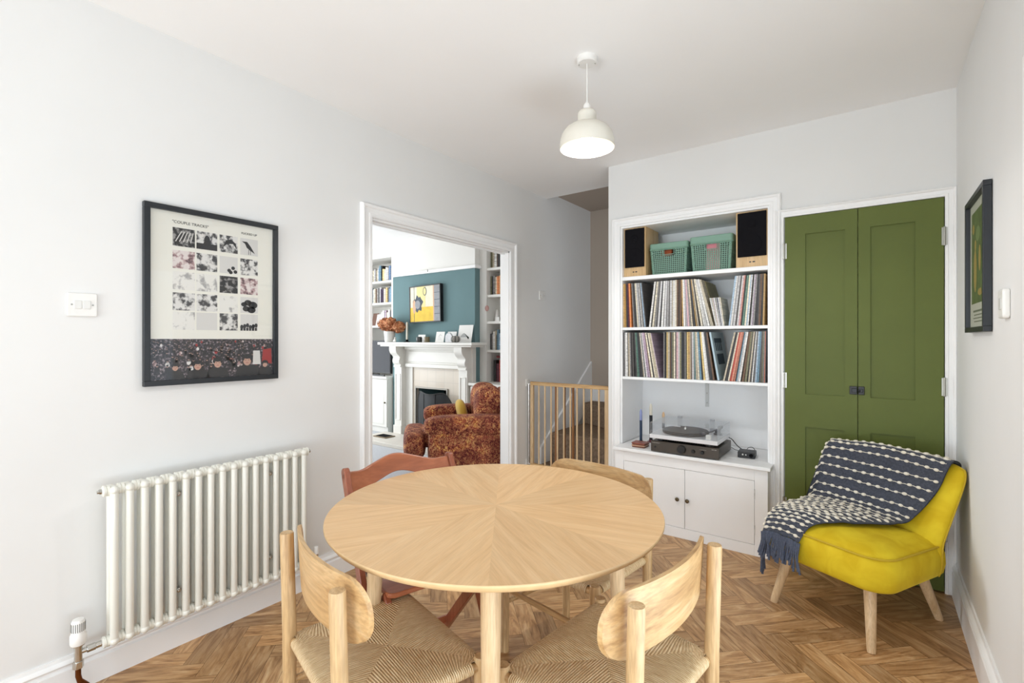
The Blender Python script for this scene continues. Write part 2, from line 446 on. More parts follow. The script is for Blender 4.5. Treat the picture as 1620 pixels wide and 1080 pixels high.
# --- built in shelving -------------------------------------------------------
sh = thing('built_in_shelving', 'white built-in alcove shelving holding records, speakers and green bins', 'shelving', (.896, YB, 0))
W = 1.861-.896
m = MB(); m.box(0, .388, .54, W, .398, 2.10); m.build('back_panel', SHELFW, sh)
m = MB(); m.box(0, .0, .54, .012, .388, 2.10); m.build('side_panel', SHELFW, sh)
m = MB(); m.box(W-.012, .0, .54, W, .388, 2.10); m.build('side_panel', SHELFW, sh)
m = MB(); m.box(.012, .0, 2.088, W-.012, .388, 2.10); m.build('top_panel', SHELFW, sh)
for z0, z1 in ((1.712, 1.738), (1.355, 1.375), (1.003, 1.022)):
    m = MB(); m.box(.012, .002, z0, W-.012, .388, z1); m.build('shelf', SHELFW, sh, bevel=.002)
m = MB(); m.box(.487, .38, .80, .512, .388, 1.003).box(.487, .15, .997, .512, .388, 1.003)
for z in (.83, .9, .97): m.ball((.4995, .379, z), .004, 1, 8, 6)
m.build('shelf_bracket', [mat('painted_bracket', (205, 205, 203), .4), STEEL], sh)
# --- base cabinet and worktop --------------------------------------------------
cb = thing('base_cabinet', 'white two-door base cabinet under the turntable', 'cabinet', (.905, 3.186, 0))
CW = .962
m = MB()
m.box(0, 0, .0, .062, .018, .515).box(.892, 0, 0, CW, .018, .515).box(.062, 0, .448, .892, .018, .515).box(.062, 0, 0, .892, .018, .066)
m.box(0, .018, 0, .018, .112, .515).box(CW-.018, .018, 0, CW, .112, .515)
m.build('body', SHELFW, cb, bevel=.0015)
m = MB(); m.box(.02, .30, 0, CW-.03, .35, .515); m.box(.02,.03,.03,CW-.02,.3,.04); m.build('back_panel', SHELFW, cb)
for x0, x1, kx in ((.064, .480, .437), (.483, .890, .501)):
    m = MB(); m.box(x0, .001, .068, x1, .018, .446); dd = m.build('cabinet_door', SHELFW, cb, bevel=.0012)
    k = MB(); k.lathe([(.0, .024), (.010, .022), (.013, .016), (.011, .010), (.006, .008), (.006, 0), (.011, -.001)], 20, M=Matrix.Translation((kx, .001, .252)) @ Matrix.Rotation(R(90), 4, 'X'))
    k.build('knob', BRASS, dd)
CHIP = mat('chipped_hinge', (190, 188, 184), .5, nscale=60, namt=.3)
for z in (.155, .37):
    m = MB(); m.box(.889, -.002, z-.028, .8935, .001, z+.028); m.build('hinge', CHIP, cb)
wt = MB(); wt.box(.898, 3.160, .518, 1.885, 3.30, .54).box(.910, 3.30, .518, 1.847, 3.686, .54)
wt = wt.build('worktop', SHELFW, bevel=.004)
tag(wt, 'white worktop on the base cabinet carrying the turntable and amplifier', 'worktop')
# --- stairs -----------------------------------------------------------------
CARP = mat('stair_carpet', (138, 118, 100), 0.95, spec=.1, nscale=60, namt=.25, bump=.5, bscale=260)
m = MB()
m.box(.02, 3.50, 0, .80, 3.75, .20).box(.02, 3.74, 0, .80, 4.56, .45)
m.prism([(.02, 4.36), (.80, 3.92), (1.6, 3.78), (1.6, 4.56), (.02, 4.56)], .45, .655, 'z')
m.prism([(.62, 4.56), (.80, 3.99), (1.6, 3.9), (1.6, 4.56)], .655, .86, 'z')
st = m.build('staircase', CARP, bevel=.012, seg=3); tag(st, 'brown carpeted winding stairs rising behind the wooden gate', 'stairs')
m = MB(); m.prism([(3.60, 0), (3.60, .34), (4.56, 1.06), (4.56, .655), (3.60, 0)][:4], 0, .018, 'x')
struct(m.build('trim_7', TRIM))
m = MB(); m.box(.018, 4.545, .655, 1.6, 4.56, .80); struct(m.build('baseboard_stairs', TRIM))
# ------------------------------------------------------------------- lounge shell
LX = -4.4; LY0 = 1.0; LY1 = 4.95; YF = 4.45; YA = 4.54
CARPL = mat('lounge_carpet', (182, 184, 188), .95, spec=.1, nscale=90, namt=.12, bump=.4, bscale=400)
m = MB(); m.box(LX, LY0, -.03, -.078, LY1, 0.0); struct(m.build('floor_lounge', CARPL))
m = MB(); m.box(-.078, DY0, -.02, .004, DY1, .004); struct(m.build('trim_8', mat('threshold_bar', (150, 140, 120), .35, .8)))
m = MB(); m.box(LX-.1, LY0-.1, HL, -.08, LY1+.1, HL+.05); struct(m.build('ceiling_lounge', CEIL))
m = MB(); m.box(LX-.1, LY1, 0, -.08, LY1+.1, HL); struct(m.build('wall_lounge', LWALL))
m = MB(); m.box(LX-.1, LY0-.1, 0, -.08, LY0, HL); struct(m.build('wall_lounge_near', LWALL))
m = MB(); m.box(LX-.1, LY0, 0, LX, 1.55, HL).box(LX-.1, 3.85, 0, LX, LY1, HL).box(LX-.1, 1.55, 0, LX, 3.85, .55).box(LX-.1, 1.55, 2.35, LX, 3.85, HL)
struct(m.build('wall_lounge_bay', LWALL))
m = MB()
for a in (1.55, 2.3, 3.05, 3.8): m.box(LX-.08, a, .55, LX-.03, a+.05, 2.35)
m.box(LX-.08, 1.55, .55, LX-.03, 3.85, .61).box(LX-.08, 1.55, 2.29, LX-.03, 3.85, 2.35).box(LX-.08, 1.55, 1.42, LX-.03, 3.85, 1.47)
wn = struct(m.build('window_3', TRIM)); m = MB(); m.box(LX-.06, 1.6, .61, LX-.055, 3.8, 2.29); m.build('window_pane', WINGL, wn)
BX0, BX1 = -2.99, -1.49
m = MB(); FX0, FX1, FZ = -2.47, -1.89, .66   # firebox opening
m.box(BX0, YF, 0, FX0, LY1, 2.155).box(FX1, YF, 0, BX1, LY1, 2.155).box(FX0, YF, FZ, FX1, LY1, 2.155)
m.box(BX0, YF, 2.155, BX1, LY1, HL, 1)
struct(m.build('wall_chimney', [TEAL, LWALL]))
m = MB(); m.prism([(BX0, YF), (BX0, YF-.03), (BX1+.03, YF-.03), (BX1+.03, YA-.004), (BX1, YA-.004), (BX1, YF)], 2.150, 2.190, 'z')
struct(m.build('trim_9', TRIM, bevel=.004))
m = MB(); m.box(FX0-.02, LY1-.02, 0, FX1+.02, LY1-.01, FZ).box(FX0, YF+.05, -.0, FX1, LY1-.02, .01)
struct(m.build('wall_firebox', mat('soot', (24, 22, 21), .9)))

# =================================================================== OBJECTS
# ---------------------------------------------------------------- round table
TX, TY = 1.368, 1.252
tb = thing('round_dining_table', 'round oak dining table with sunburst veneer in the room centre', 'table', (TX, TY, 0), -53.5)
RT = .527; m = MB(); NS = 16
for s_ in range(8):
    a0 = s_*pi/4; bis = a0 + pi/8; vs = [(0,0,.745)]; k = 16
    for i in range(k+1):
        a = a0 + pi/4*i/k; vs.append((RT*cos(a), RT*sin(a), .745))
    fs = []; uvs = []
    def U(p): return (p[0]*cos(bis)+p[1]*sin(bis) + s_*3.1, -p[0]*sin(bis)+p[1]*cos(bis) + s_*1.7)
    for i in range(k):
        f = (0, i+1, i+2); fs.append(f); uvs.append([U(vs[j]) for j in f])
    m.add(vs, fs, 0, None, uvs, (.42, .58, .47, .62, .5, .4, .6, .52)[s_])
n = 128
prof = [(RT, .745), (RT+.0015, .7435), (RT+.0015, .739), (RT-.006, .728), (RT-.016, .7215), (RT-.03, .72)]
vs = []; fs = []
for r_, z in prof:
    for j in range(n): vs.append((r_*cos(2*pi*j/n), r_*sin(2*pi*j/n), z))
for i in range(len(prof)-1):
    for j in range(n): fs.append((i*n+j, i*n+(j+1) % n, (i+1)*n+(j+1) % n, (i+1)*n+j))
fs.append(tuple(range((len(prof)-1)*n, len(prof)*n)))
m.add(vs, fs, 1, rnd=.5)
m.build('tabletop', [VENEER, mat('table_edge_oak', (212, 178, 132), .4, nscale=30, namt=.06)], tb, recalc=False, angle=50)
for a in range(4):
    t = R(90*a); ct, st_ = cos(t), sin(t)
    l = MB(); l.tube([(ct*.385, st_*.385, .72), (ct*.392, st_*.392, .62), (ct*.42, st_*.42, .0)], [.0265, .026, .0165], 20)
    l.build('leg', PINE, tb)
m = MB()
for a in (0, 90): m.box(-.40, -.03, .692, .40, .03, .72, M=Matrix.Rotation(R(a), 4, 'Z'))
m.build('underframe', OAKX, tb, bevel=.003)

# ---------------------------------------------------------------- paper cord chairs
def cord_mat():
    k = N('woven_paper_cord'); b = k.b; tc = k.n('ShaderNodeTexCoord')
    wv = k.n('ShaderNodeTexWave', wave_type='BANDS', bands_direction='X', wave_profile='SIN')
    wv.inputs['Scale'].default_value = 44; wv.inputs['Distortion'].default_value = .5; wv.inputs['Detail'].default_value = 2
    wv.inputs['Detail Scale'].default_value = 3
    k.l(tc, 'UV', wv, 0)
    mp = k.n('ShaderNodeMapping'); mp.inputs['Scale'].default_value = (190, 22, 1); k.l(tc, 'UV', mp, 0)
    no = k.n('ShaderNodeTexNoise'); no.inputs['Scale'].default_value = 1.0; no.inputs['Detail'].default_value = 3; k.l(mp, 0, no, 0)
    r1 = k.ramp(no, 'Fac', [(.3, srgb((204, 170, 124))), (.55, srgb((226, 198, 154))), (.75, srgb((238, 216, 178)))])
    r2 = k.ramp(wv, 'Fac', [(0, (.6, .53, .45, 1)), (.2, (1, 1, 1, 1))])
    mx = k.n('ShaderNodeMix', data_type='RGBA', blend_type='MULTIPLY'); mx.inputs['Factor'].default_value = .8
    k.l(r1, 0, mx, 6); k.l(r2, 0, mx, 7); k.l(mx, 2, b, 'Base Color'); b.inputs['Roughness'].default_value = .55
    k.bump(wv, 'Fac', .9, .0022); return k.m
CORD = cord_mat()
def make_chair(label):
    t = thing('dining_chair', label, 'chair', group='oak dining chairs with woven seats round the table')
    hw_f, hw_b, yf, yb, zs = .228, .211, .167, -.195, .425
    FL, FR, BR, BL = Vector((-hw_f, yf, zs)), Vector((hw_f, yf, zs)), Vector((hw_b, yb, zs)), Vector((-hw_b, yb, zs))
    # woven seat: four wedges meeting in the middle, each wrapped round its rail
    Cm = Vector((0, .0, zs - .006)); m = MB(); rr = .0155
    CL, CR = Vector((-.03, 0, zs-.006)), Vector((.03, 0, zs-.006))
    def wedge(A, B, inA, outn):
        Lr = (B-A).length; ns, nt, nw = 26, 10, 5
        inset = .030
        A2 = A + (B-A).normalized()*inset; B2 = B - (B-A).normalized()*inset
        def P(i, j):
            s_ = i/ns; e = A2.lerp(B2, s_)
            if j <= nw:                                   # round the rail
                a = R(-150 + 150*j/nw + 90*0)             # underneath to the top
                a = R(-60 + 150*j/nw)
                q = Vector((e.x, e.y, zs - rr)) + outn*(rr*cos(a)) + Vector((0, 0, rr*sin(a) + .0))
                return q
            tt = (j-nw)/nt
            if s_ < .5: inner = A.lerp(Cm, 2*s_)
            else: inner = B.lerp(Cm, 2-2*s_)
            p = Vector((e.x, e.y, zs)).lerp(inner, tt)
            sag = .010*sin(pi*min(1, (1-abs(2*s_-1))*tt))
            p.z = zs + .007*sin(pi*min(.5, tt*1.5))*(1-abs(2*s_-1)) - .016*(tt*(1-abs(2*s_-1)))**1.3
            return p
        m.grid(P, ns, nw+nt, 0, lambda i, j: (i/ns*Lr, (j/(nw+nt))*.25 + A.x))
    wedge(FL, FR, None, Vector((0, 1, 0))); wedge(FR, BR, None, Vector((1, 0, 0)))
    wedge(BR, BL, None, Vector((0, -1, 0))); wedge(BL, FL, None, Vector((-1, 0, 0)))
    # underside of the weave
    m.add([FL-Vector((0,0,.03)), FR-Vector((0,0,.03)), BR-Vector((0,0,.03)), BL-Vector((0,0,.03))], [(0,1,2,3)])
    m.build('woven_seat', CORD, t, recalc=True, angle=40)
    for s_ in (-1, 1):
        l = MB(); l.tube([(s_*hw_b, yb-.012, 0), (s_*hw_b, yb-.010, .43), (s_*hw_b, yb-.018, .721), (s_*hw_b, yb-.018, .725)], [.0165, .0195, .019, .0175], 20)
        l.build('rear_post', OAK, t)
        l = MB(); l.tube([(s_*hw_f, yf, 0), (s_*hw_f, yf, .41), (s_*hw_f, yf, .431), (s_*hw_f, yf, .434)], [.016, .0195, .0185, .016], 20)
        l.build('front_leg', OAK, t)
    fr = MB(); rx = .011
    for A, B in ((FL, FR), (FR, BR), (BR, BL), (BL, FL)):
        a = A.copy(); b = B.copy(); a.z = b.z = zs-.016; fr.cyl(a, b, .0125, n=12)
    fr.build('seat_frame', OAKX, t)
    for z, wh in ((.20, 's'), (.29, 's'), (.26, 'f'), (.24, 'b')):
        for s_ in ((-1, 1) if wh == 's' else (0,)):
            st_ = MB()
            if wh == 's': st_.tube([(s_*hw_b, yb, z), (s_*(hw_b+hw_f)/2, 0, z), (s_*hw_f, yf, z)], [.009, .0115, .009], 12)
            elif wh == 'f': st_.tube([(-hw_f, yf, z), (0, yf, z), (hw_f, yf, z)], [.009, .0115, .009], 12)
            else: st_.tube([(-hw_b, yb, z), (0, yb, z), (hw_b, yb, z)], [.009, .0115, .009], 12)
            st_.build('stretcher', OAKX, t)
    # curved backrest on the sitter's side of the posts
    m = MB(); Wd, Hh, rad, th, sag = .262, .078, .072, .0115, .052; zc = .664
    nu, nv = 40, 10
    def Pb(off):
        def P(i, j):
            u = -1 + 2*i/nu; u = sin(u*pi/2); x = u*Wd
            ex = max(0, abs(x)-(Wd-rad)); h = Hh - rad + sqrt(max(0, rad*rad - ex*ex))
            h *= (1 - .0*abs(u))
            v = -1 + 2*j/nv
            y = -sag*(1-(x/Wd)**2) + yb + .040 + v*h*-.06
            nx = -2*sag*x/Wd**2
            # offset along normal (horizontal)
            nn = Vector((nx, -1, 0)).normalized()
            e = 1.0 - .0
            return Vector((x, y, zc + v*h)) + nn*(off)
        return P
    A = MB(); m.grid(Pb(-th/2), nu, nv); m.grid(Pb(th/2), nu, nv)
    na = (nu+1)*(nv+1)
    def idx(i, j, s_): return s_*na + i*(nv+1) + j
    rim = []
    for i in range(nu):
        rim.append((idx(i,0,0), idx(i+1,0,0), idx(i+1,0,1), idx(i,0,1)))
        rim.append((idx(i,nv,0), idx(i+1,nv,0), idx(i+1,nv,1), idx(i,nv,1)))
    for j in range(nv):
        rim.append((idx(0,j,0), idx(0,j+1,0), idx(0,j+1,1), idx(0,j,1)))
        rim.append((idx(nu,j,0), idx(nu,j+1,0), idx(nu,j+1,1), idx(nu,j,1)))
    for f in rim: m.f.append(list(f)); m.m.append(0); m.uv.append(None); m.rnd.append(0)
    m.build('backrest', OAKX, t, weld=True, bevel=.0025)
    return t
def place(o, px, py, deg): o.location = (px, py, 0); o.rotation_euler = (0, 0, R(deg-90))
chA = make_chair('oak chair with woven seat nearest the radiator, its back towards the camera')
place(chA, 1.2475, .902, 75.4)
chB = copy_tree(chA); chB['label'] = 'oak chair with woven seat in the right foreground, facing the table away from the cupboard'
place(chB, 1.775, 1.219, 172.8)
chC = copy_tree(chA); chC['label'] = 'oak woven-seat chair on the far side of the table, towards the wooden gate'
place(chC, 1.390, 1.730, 260.5)

# ---------------------------------------------------------------- red-brown folding chair
t = thing('folding_chair', 'red-brown wooden folding chair with humped top rail beside the lounge doorway', 'chair', (.985, 1.28, 0), -16.5-90)
hw = .225
def beam(m, p, q, w_, d_, wide=(1,0,0)):
    p = Vector(p); q = Vector(q); dr = (q-p).normalized(); u = Vector(wide); v = dr.cross(u).normalized()
    vs = []
    for e in (p, q):
        for a, b in ((-1,-1),(1,-1),(1,1),(-1,1)): vs.append(e + u*a*w_/2 + v*b*d_/2)
    m.add(vs, [(0,1,2,3),(7,6,5,4),(0,4,5,1),(1,5,6,2),(2,6,7,3),(3,7,4,0)])
for s_ in (-1, 1):
    m = MB(); P0, P1 = Vector((s_*hw, .20, 0)), Vector((s_*hw, -.185, .775))
    beam(m, P0, P1, .022, .042)
    m.cyl((s_*hw-.011, -.185, .775), (s_*hw+.011, -.185, .775), .021, n=20)
    m.build('long_leg', REDWOODZ, t, bevel=.003)
    m = MB(); beam(m, (s_*(hw-.024), -.22, 0), (s_*(hw-.024), .16, .44), .020, .040); m.build('short_leg', REDWOODZ, t, bevel=.003)
m = MB()
for y, z, w2 in ((-.16, .09, hw-.024), (.15, .10, hw)): beam(m, (-w2, y, z), (w2, y, z), .012, .03, (0, 1, 0))
m.build('foot_rail', REDWOOD, t, bevel=.002)
m = MB(); m.prism(rrect(-.205, -.19, .205, .18, .03), .438, .455, 'z'); m.build('seat', REDWOOD, t, bevel=.004)
def rail(zc, hgt, hump, name):
    m = MB(); nu, nv = 32, 4
    def Pq(off):
        def P(i, j):
            u = -1+2*i/nu; x = u*(hw-.01); g = math.exp(-(u/.42)**2)
            v = j/nv
            zb = zc - hgt/2 + .030*g*hump - .012*abs(u)**2*hump; zt = zc + hgt/2 + .030*g*hump - .008*hump*math.exp(-((abs(u)-.75)/.2)**2)
            z = zb + (zt-zb)*v
            yy = -.1845 + (.775-z)*.497 - .045*(1-u*u) + off
            return Vector((x, yy, z))
        return P
    m.grid(Pq(-.007), nu, nv); m.grid(Pq(.007), nu, nv); na = (nu+1)*(nv+1)
    I = lambda i, j, s_: s_*na + i*(nv+1) + j
    rim = [(I(i,k,0), I(i+1,k,0), I(i+1,k,1), I(i,k,1)) for i in range(nu) for k in (0, nv)] + [(I(e,j,0), I(e,j+1,0), I(e,j+1,1), I(e,j,1)) for j in range(nv) for e in (0, nu)]
    for f in rim: m.f.append(list(f)); m.m.append(0); m.uv.append(None); m.rnd.append(0)
    m.build(name, REDWOOD, t, weld=True, bevel=.003)
rail(.748, .066, 1, 'top_rail'); rail(.58, .05, 1, 'middle_rail')

# ---------------------------------------------------------------- radiator
rd = thing('column_radiator', 'cream column radiator fixed low on the left wall', 'radiator', (.085, .573, .15))
NC, PT = 17, .0467; H = .60
for i in range(NC):
    m = MB(); y = i*PT
    for x in (-.020, .018):
        r_ = .0138
        m.tube([(x, y, .018), (x, y, .03), (x, y, H-.03), (x, y, H-.018)], [.0105, r_, r_, .0105], 14)
    for z in (.022, H-.022):
        m.tube([(-.022, y, z), (.020, y, z)], .0155, 14)
        m.ball((.020, y, z), .0155, 0, 14, 8); m.ball((-.022, y, z), .0155, 0, 14, 8)
    m.build('column', CREAM, rd)
for z in (.022, H-.022):
    m = MB()
    m.cyl((0, -.02, z), (0, (NC-1)*PT+.02, z), .0135, n=16)
    for i in range(-1, NC):
        y = i*PT + PT/2
        if i in (-1, NC-1): y = -.02 if i < 0 else (NC-1)*PT+.02
        m.lathe([(.0135, -.013), (.0205, -.009), (.0205, -.002), (.0175, 0), (.0205, .002), (.0205, .009), (.0135, .013)], 16, M=Matrix.Translation((0, y, z)) @ Matrix.Rotation(R(90), 4, 'X'))
    m.build('manifold', CREAM, rd)
m = MB(); m.cyl((0, -.040, H-.022), (0, -.03, H-.022), .010, n=8).cyl((0, -.046, H-.022), (0, -.040, H-.022), .006, n=6); m.build('bleed_valve', CHROME, rd)
m = MB(); m.cyl((0, (NC-1)*PT+.03, H-.022), (0, (NC-1)*PT+.042, H-.022), .010, n=8); m.build('blanking_plug', CHROME, rd)
for y in (4.5*PT, 12.5*PT):
    for z in (.12, H-.09):
        m = MB(); m.box(-.083, y-.006, z-.006, .008, y+.006, z+.006).cyl((.008, y, z), (.016, y, z), .010, n=6).cyl((.016, y, z), (.020, y, z), .005, n=10); m.build('wall_bracket', CHROME, rd, bevel=.002)
vz = .022
m = MB(); m.cyl((0, -.05, vz), (0, -.032, vz), .011, n=12).cyl((0, -.075, vz), (0, -.05, vz), .013, n=6).cyl((0, -.092, vz), (0, -.075, vz), .009, n=12)
m.cyl((0, -.098, vz-.05), (0, -.098, vz+.03), .012, n=14).cyl((0, -.098, vz-.055), (0, -.098, vz-.03), .016, n=6).cyl((0, -.098, vz+.025), (0, -.098, vz+.04), .019, n=16)
v = m.build('valve', CHROME, rd, bevel=.001)
m = MB(); m.lathe([(.021, .03), (.0235, .035), (.0235, .065), (.020, .07), (.020, .108), (.016, .118), (0, .120)], 28, cen=(0, -.098, vz)); m.build('thermostatic_head', PLAS, v)
m = MB()
for k in range(22):
    a = 2*pi*k/22; m.box(.0196, -.0011, .078, .0206, .0011, .108, M=Matrix.Translation((0, -.098, vz)) @ Matrix.Rotation(a, 4, 'Z'))
m.build('vent_slots', mat('slot_grey', (120, 118, 114), .6), v)
m = MB(); m.tube([(0, -.098, vz-.05), (0, -.098, -.06), (.0, -.094, -.08), (.0, -.075, -.105), (0, -.066, -.125), (0, -.066, -.15)], .0085, 14); m.build('pipe', COPPER, rd)
ye = (NC-1)*PT
m = MB(); m.cyl((0, ye+.03, vz), (0, ye+.07, vz), .010, n=12).cyl((0, ye+.045, vz), (0, ye+.06, vz), .013, n=6).cyl((0, ye+.078, vz-.045), (0, ye+.078, vz+.028), .011, n=12).cyl((0, ye+.078, vz-.05), (0, ye+.078, vz-.025), .015, n=6)
v = m.build('valve', CHROME, rd)
m = MB(); m.lathe([(.012, .026), (.014, .03), (.013, .055), (.010, .062), (0, .063)], 18, cen=(0, ye+.078, vz)); m.build('valve_cap', PLAS, v)
m = MB(); m.cyl((0, ye+.078, -.15), (0, ye+.078, vz-.04), .0075, n=12); m.build('pipe', COPPER, rd)

# ---------------------------------------------------------------- switches
def plate(name, label, loc, M, w_=.086, h_=.086, rock=(), cat='switch'):
    t = thing(name, label, cat, loc); t.rotation_euler = M
    m = MB(); m.prism(rrect(-w_/2, -h_/2, w_/2, h_/2, .005), -.009, 0, 'y'); m.build('plate', PLAS, t, bevel=.002)
    for rx in rock:
        m = MB(); m.box(rx-.011, -.0115, -.0155, rx+.011, -.0085, .0155); m.build('rocker', mat('rocker_plastic', (222, 221, 217), .3), t, bevel=.0015)
    m = MB()
    for sx in (-.030, .030): m.cyl((sx, -.0098, 0), (sx, -.0088, 0), .0032, n=10)
    m.build('screw', STEEL, t); return t
plate('light_switch', 'white double light switch on the left wall beside the poster', (.0, .503, 1.415), (0, 0, R(90)), rock=(-.013, .013))
plate('light_switch', 'white single light switch on the wall above the wooden gate', (.0, 3.63, 1.678), (0, 0, R(90)), h_=.08, rock=(0,))
t = thing('thermostat', 'white rounded wall control right of the green art print', 'thermostat', (XR, 2.142, 1.398), -90)
m = MB(); m.prism(rrect(-.038, -.046, .038, .046, .010), -.018, 0, 'y'); m.build('body', PLAS, t, bevel=.006, seg=4)
m = MB(); m.prism(rrect(-.014, -.018, .018, .018, .006), -.0200, -.0175, 'y'); m.build('dial', mat('control_grey', (205, 204, 200), .4), t, bevel=.001)

# ---------------------------------------------------------------- pendant light
pl = thing('pendant_light', 'off-white metal pendant lamp hanging over the table', 'pendant light', (1.325, 1.967, HC))
m = MB(); m.lathe([(0, -.026), (.040, -.026), (.0455, -.022), (.046, -.002), (.046, 0), (0, 0)], 40); m.build('ceiling_rose', PLAS, pl)
m = MB()
for a in (.5, 3.6): m.ball((.036*cos(a), .036*sin(a), -.0262), .003, 0, 8, 6)
m.build('screw', STEEL, pl)
m = MB(); m.cyl((0, 0, -.20), (0, 0, -.02), .0026, n=10); m.build('cord', PLAS, pl)
m = MB(); m.lathe([(.004, -.198), (.012, -.205), (.016, -.214), (.016, -.240), (0, -.240)], 24); m.build('lamp_holder', PLAS, pl)
prof = [(.014, -.237), (.034, -.239), (.0405, -.246), (.0415, -.254), (.0415, -.292), (.052, -.297), (.075, -.306), (.097, -.321), (.112, -.342), (.120, -.368), (.1225, -.395), (.1225, -.407), (.1205, -.407), (.1200, -.395), (.118, -.369), (.110, -.344), (.095, -.324), (.074, -.309), (.051, -.300), (.039, -.295), (.039, -.256), (.014, -.242)]
m = MB(); m.lathe(prof, 64); m.f = [f for f in m.f if len(f) == 4]; m.m = m.m[:len(m.f)]; m.uv = m.uv[:len(m.f)]; m.rnd = m.rnd[:len(m.f)]
m.build('lamp_shade', SHADE, pl, angle=60)
k = N('lit_bulb'); k.b.inputs['Emission Color'].default_value = (1, .93, .82, 1); k.b.inputs['Emission Strength'].default_value = 9; BULB = k.m
m = MB(); m.ball((0, 0, -.345), .03, 0, 24, 16); m.lathe([(.014, -.322), (.013, -.262), (0, -.262)], 20); m.build('bulb', BULB, pl)
l = bpy.data.lights.new('pendant_glow', 'SPOT'); l.spot_size = R(165); l.spot_blend = .35; l.energy = 25.0; l.color = (1, .985, .965); l.shadow_soft_size = .03
lo = bpy.data.objects.new('pendant_glow', l); C.objects.link(lo); lo.parent = pl; lo.location = (0, 0, -.380)

# ---------------------------------------------------------------- wooden gate
g = thing('stair_gate', 'wooden barred safety gate across the foot of the stairs', 'gate', (.02, 3.40, .22))
GW, GH = .745, .715
GW1 = .045
def stile(x0, x1, y0=-.012, y1=.012, z0=0, z1=GH, nm='stile'):
    m = MB(); m.box(x0, y0, z0, x1, y1, z1); m.build(nm, PINE, g, bevel=.003)
stile(.022, .050); stile(GW-.040, GW)
m = MB(); m.box(.022, -.013, GH-.030, GW, .013, GH); m.build('top_rail', OAKX, g, bevel=.003)
m = MB(); m.box(.022, -.013, 0, GW, .013, .030); m.build('bottom_rail', OAKX, g, bevel=.003)
xs = [.105, .165, .225, .285, .345, .405, .465, .525, .590, .655]
for x in xs:
    m = MB(); m.cyl((x, -.004, .03), (x, -.004, GH-.03), .007, n=10); m.build('bar', PINE, g)
for x in (.255, .335, .415):
    m = MB(); m.box(x-.007, .016, .02, x+.007, .030, GH-.02); m.build('sliding_bar', wood('dark_beech', (120, 78, 44), (150, 102, 62), (166, 118, 76)), g)
m = MB(); m.box(.30, .014, GH-.03, GW-.02, .032, GH-.004).box(.30, .014, 0.004, GW-.02, .032, .03); m.build('sliding_rail', OAKX, g, bevel=.002)
for z in (.02, GH-.02):
    m = MB(); m.box(-.02, -.016, z-.02, -.014, .016, z+.035).cyl((-.014, 0, z), (.024, 0, z), .004, n=8); m.build('wall_hinge', PLAS, g)
m = MB(); m.cyl((.0, 0, .02), (.0, 0, GH-.02), .003, n=8); m.build('hinge_rod', CHROME, g)
m = MB(); m.box(GW, -.01, GH-.028, .78, .012, GH-.006); m.build('latch', BLACK, g)

# =================================================================== RECORDS AND BOOKS
def spine_mat(name, speck=.35, sc=(1.2, 1.2, 60)):
    k = N(name); b = k.b; oi = k.n('ShaderNodeObjectInfo'); tc = k.n('ShaderNodeTexCoord')
    mp = k.n('ShaderNodeMapping'); mp.inputs['Scale'].default_value = sc; k.l(tc, 'Object', mp, 0)
    ad = k.n('ShaderNodeVectorMath', operation='ADD'); cb = k.n('ShaderNodeCombineXYZ'); ml = k.n('ShaderNodeMath', operation='MULTIPLY'); ml.inputs[1].default_value = 500
    k.l(oi, 'Random', ml, 0); k.l(ml, 0, cb, 0); k.l(mp, 0, ad, 0); k.l(cb, 0, ad, 1)
    no = k.n('ShaderNodeTexNoise'); no.inputs['Scale'].default_value = 2.4; no.inputs['Detail'].default_value = 2; k.l(ad, 0, no, 0)
    r = k.ramp(no, 'Fac', [(.40, (1-speck, 1-speck, 1-speck, 1)), (.5, (1, 1, 1, 1)), (.60, (1, 1, 1, 1)), (.68, (1+speck*1.6,)*3 + (1,))])
    mx = k.n('ShaderNodeMix', data_type='RGBA', blend_type='MULTIPLY'); mx.inputs['Factor'].default_value = 1
    k.l(oi, 'Color', mx, 6); k.l(r, 0, mx, 7); k.l(mx, 2, b, 'Base Color'); b.inputs['Roughness'].default_value = .5
    return k.m
SPINE = spine_mat('record_sleeve', .22, (2, 2, 70))
SLEEVEIN = mat('sleeve_board', (196, 188, 172), .8)
BOOKM = spine_mat('book_cover', .3, (3, 3, 34)); PAGES = mat('book_pages', (226, 218, 200), .9)
NAMES = {
 'tan': (196,160,104), 'gold': (170,128,62), 'dark maroon': (84,34,48), 'orange': (220,138,84), 'cream': (222,212,190), 'blue': (92,122,160),
 'pink': (206,170,172), 'pale grey': (196,194,194), 'mid grey': (140,136,134), 'dark grey': (86,82,80), 'charcoal': (48,46,48), 'white': (228,226,222),
 'navy': (44,50,76), 'brown': (104,76,54), 'light blue': (168,190,210), 'lilac': (176,156,172), 'green': (112,146,128), 'dark green': (60,92,80), 'teal': (84,118,112),
 'black': (26,25,26), 'red': (184,62,44), 'salmon': (214,140,116), 'beige': (190,178,156), 'steel blue': (110,142,160), 'yellow': (224,196,130), 'olive': (120,116,88), 'purple': (64,44,74), 'aqua': (120,150,150)}
ORD = lambda n: f"{n}{'th' if 10 <= n % 100 <= 20 else {1:'st',2:'nd',3:'rd'}.get(n % 10,'th')}"
_rec = {}
def rec_mesh(t, h=.315, d=.315):
    key = (round(t, 4), h, d)
    if key not in _rec:
        m = MB(); r_ = min(t*.4, .0012)
        m.prism([(-t/2, 0), (t/2, 0), (t/2, h), (-t/2, h)], 0, d, 'y')
        _rec[key] = m.mesh('record_sleeve', SPINE)
    return _rec[key]
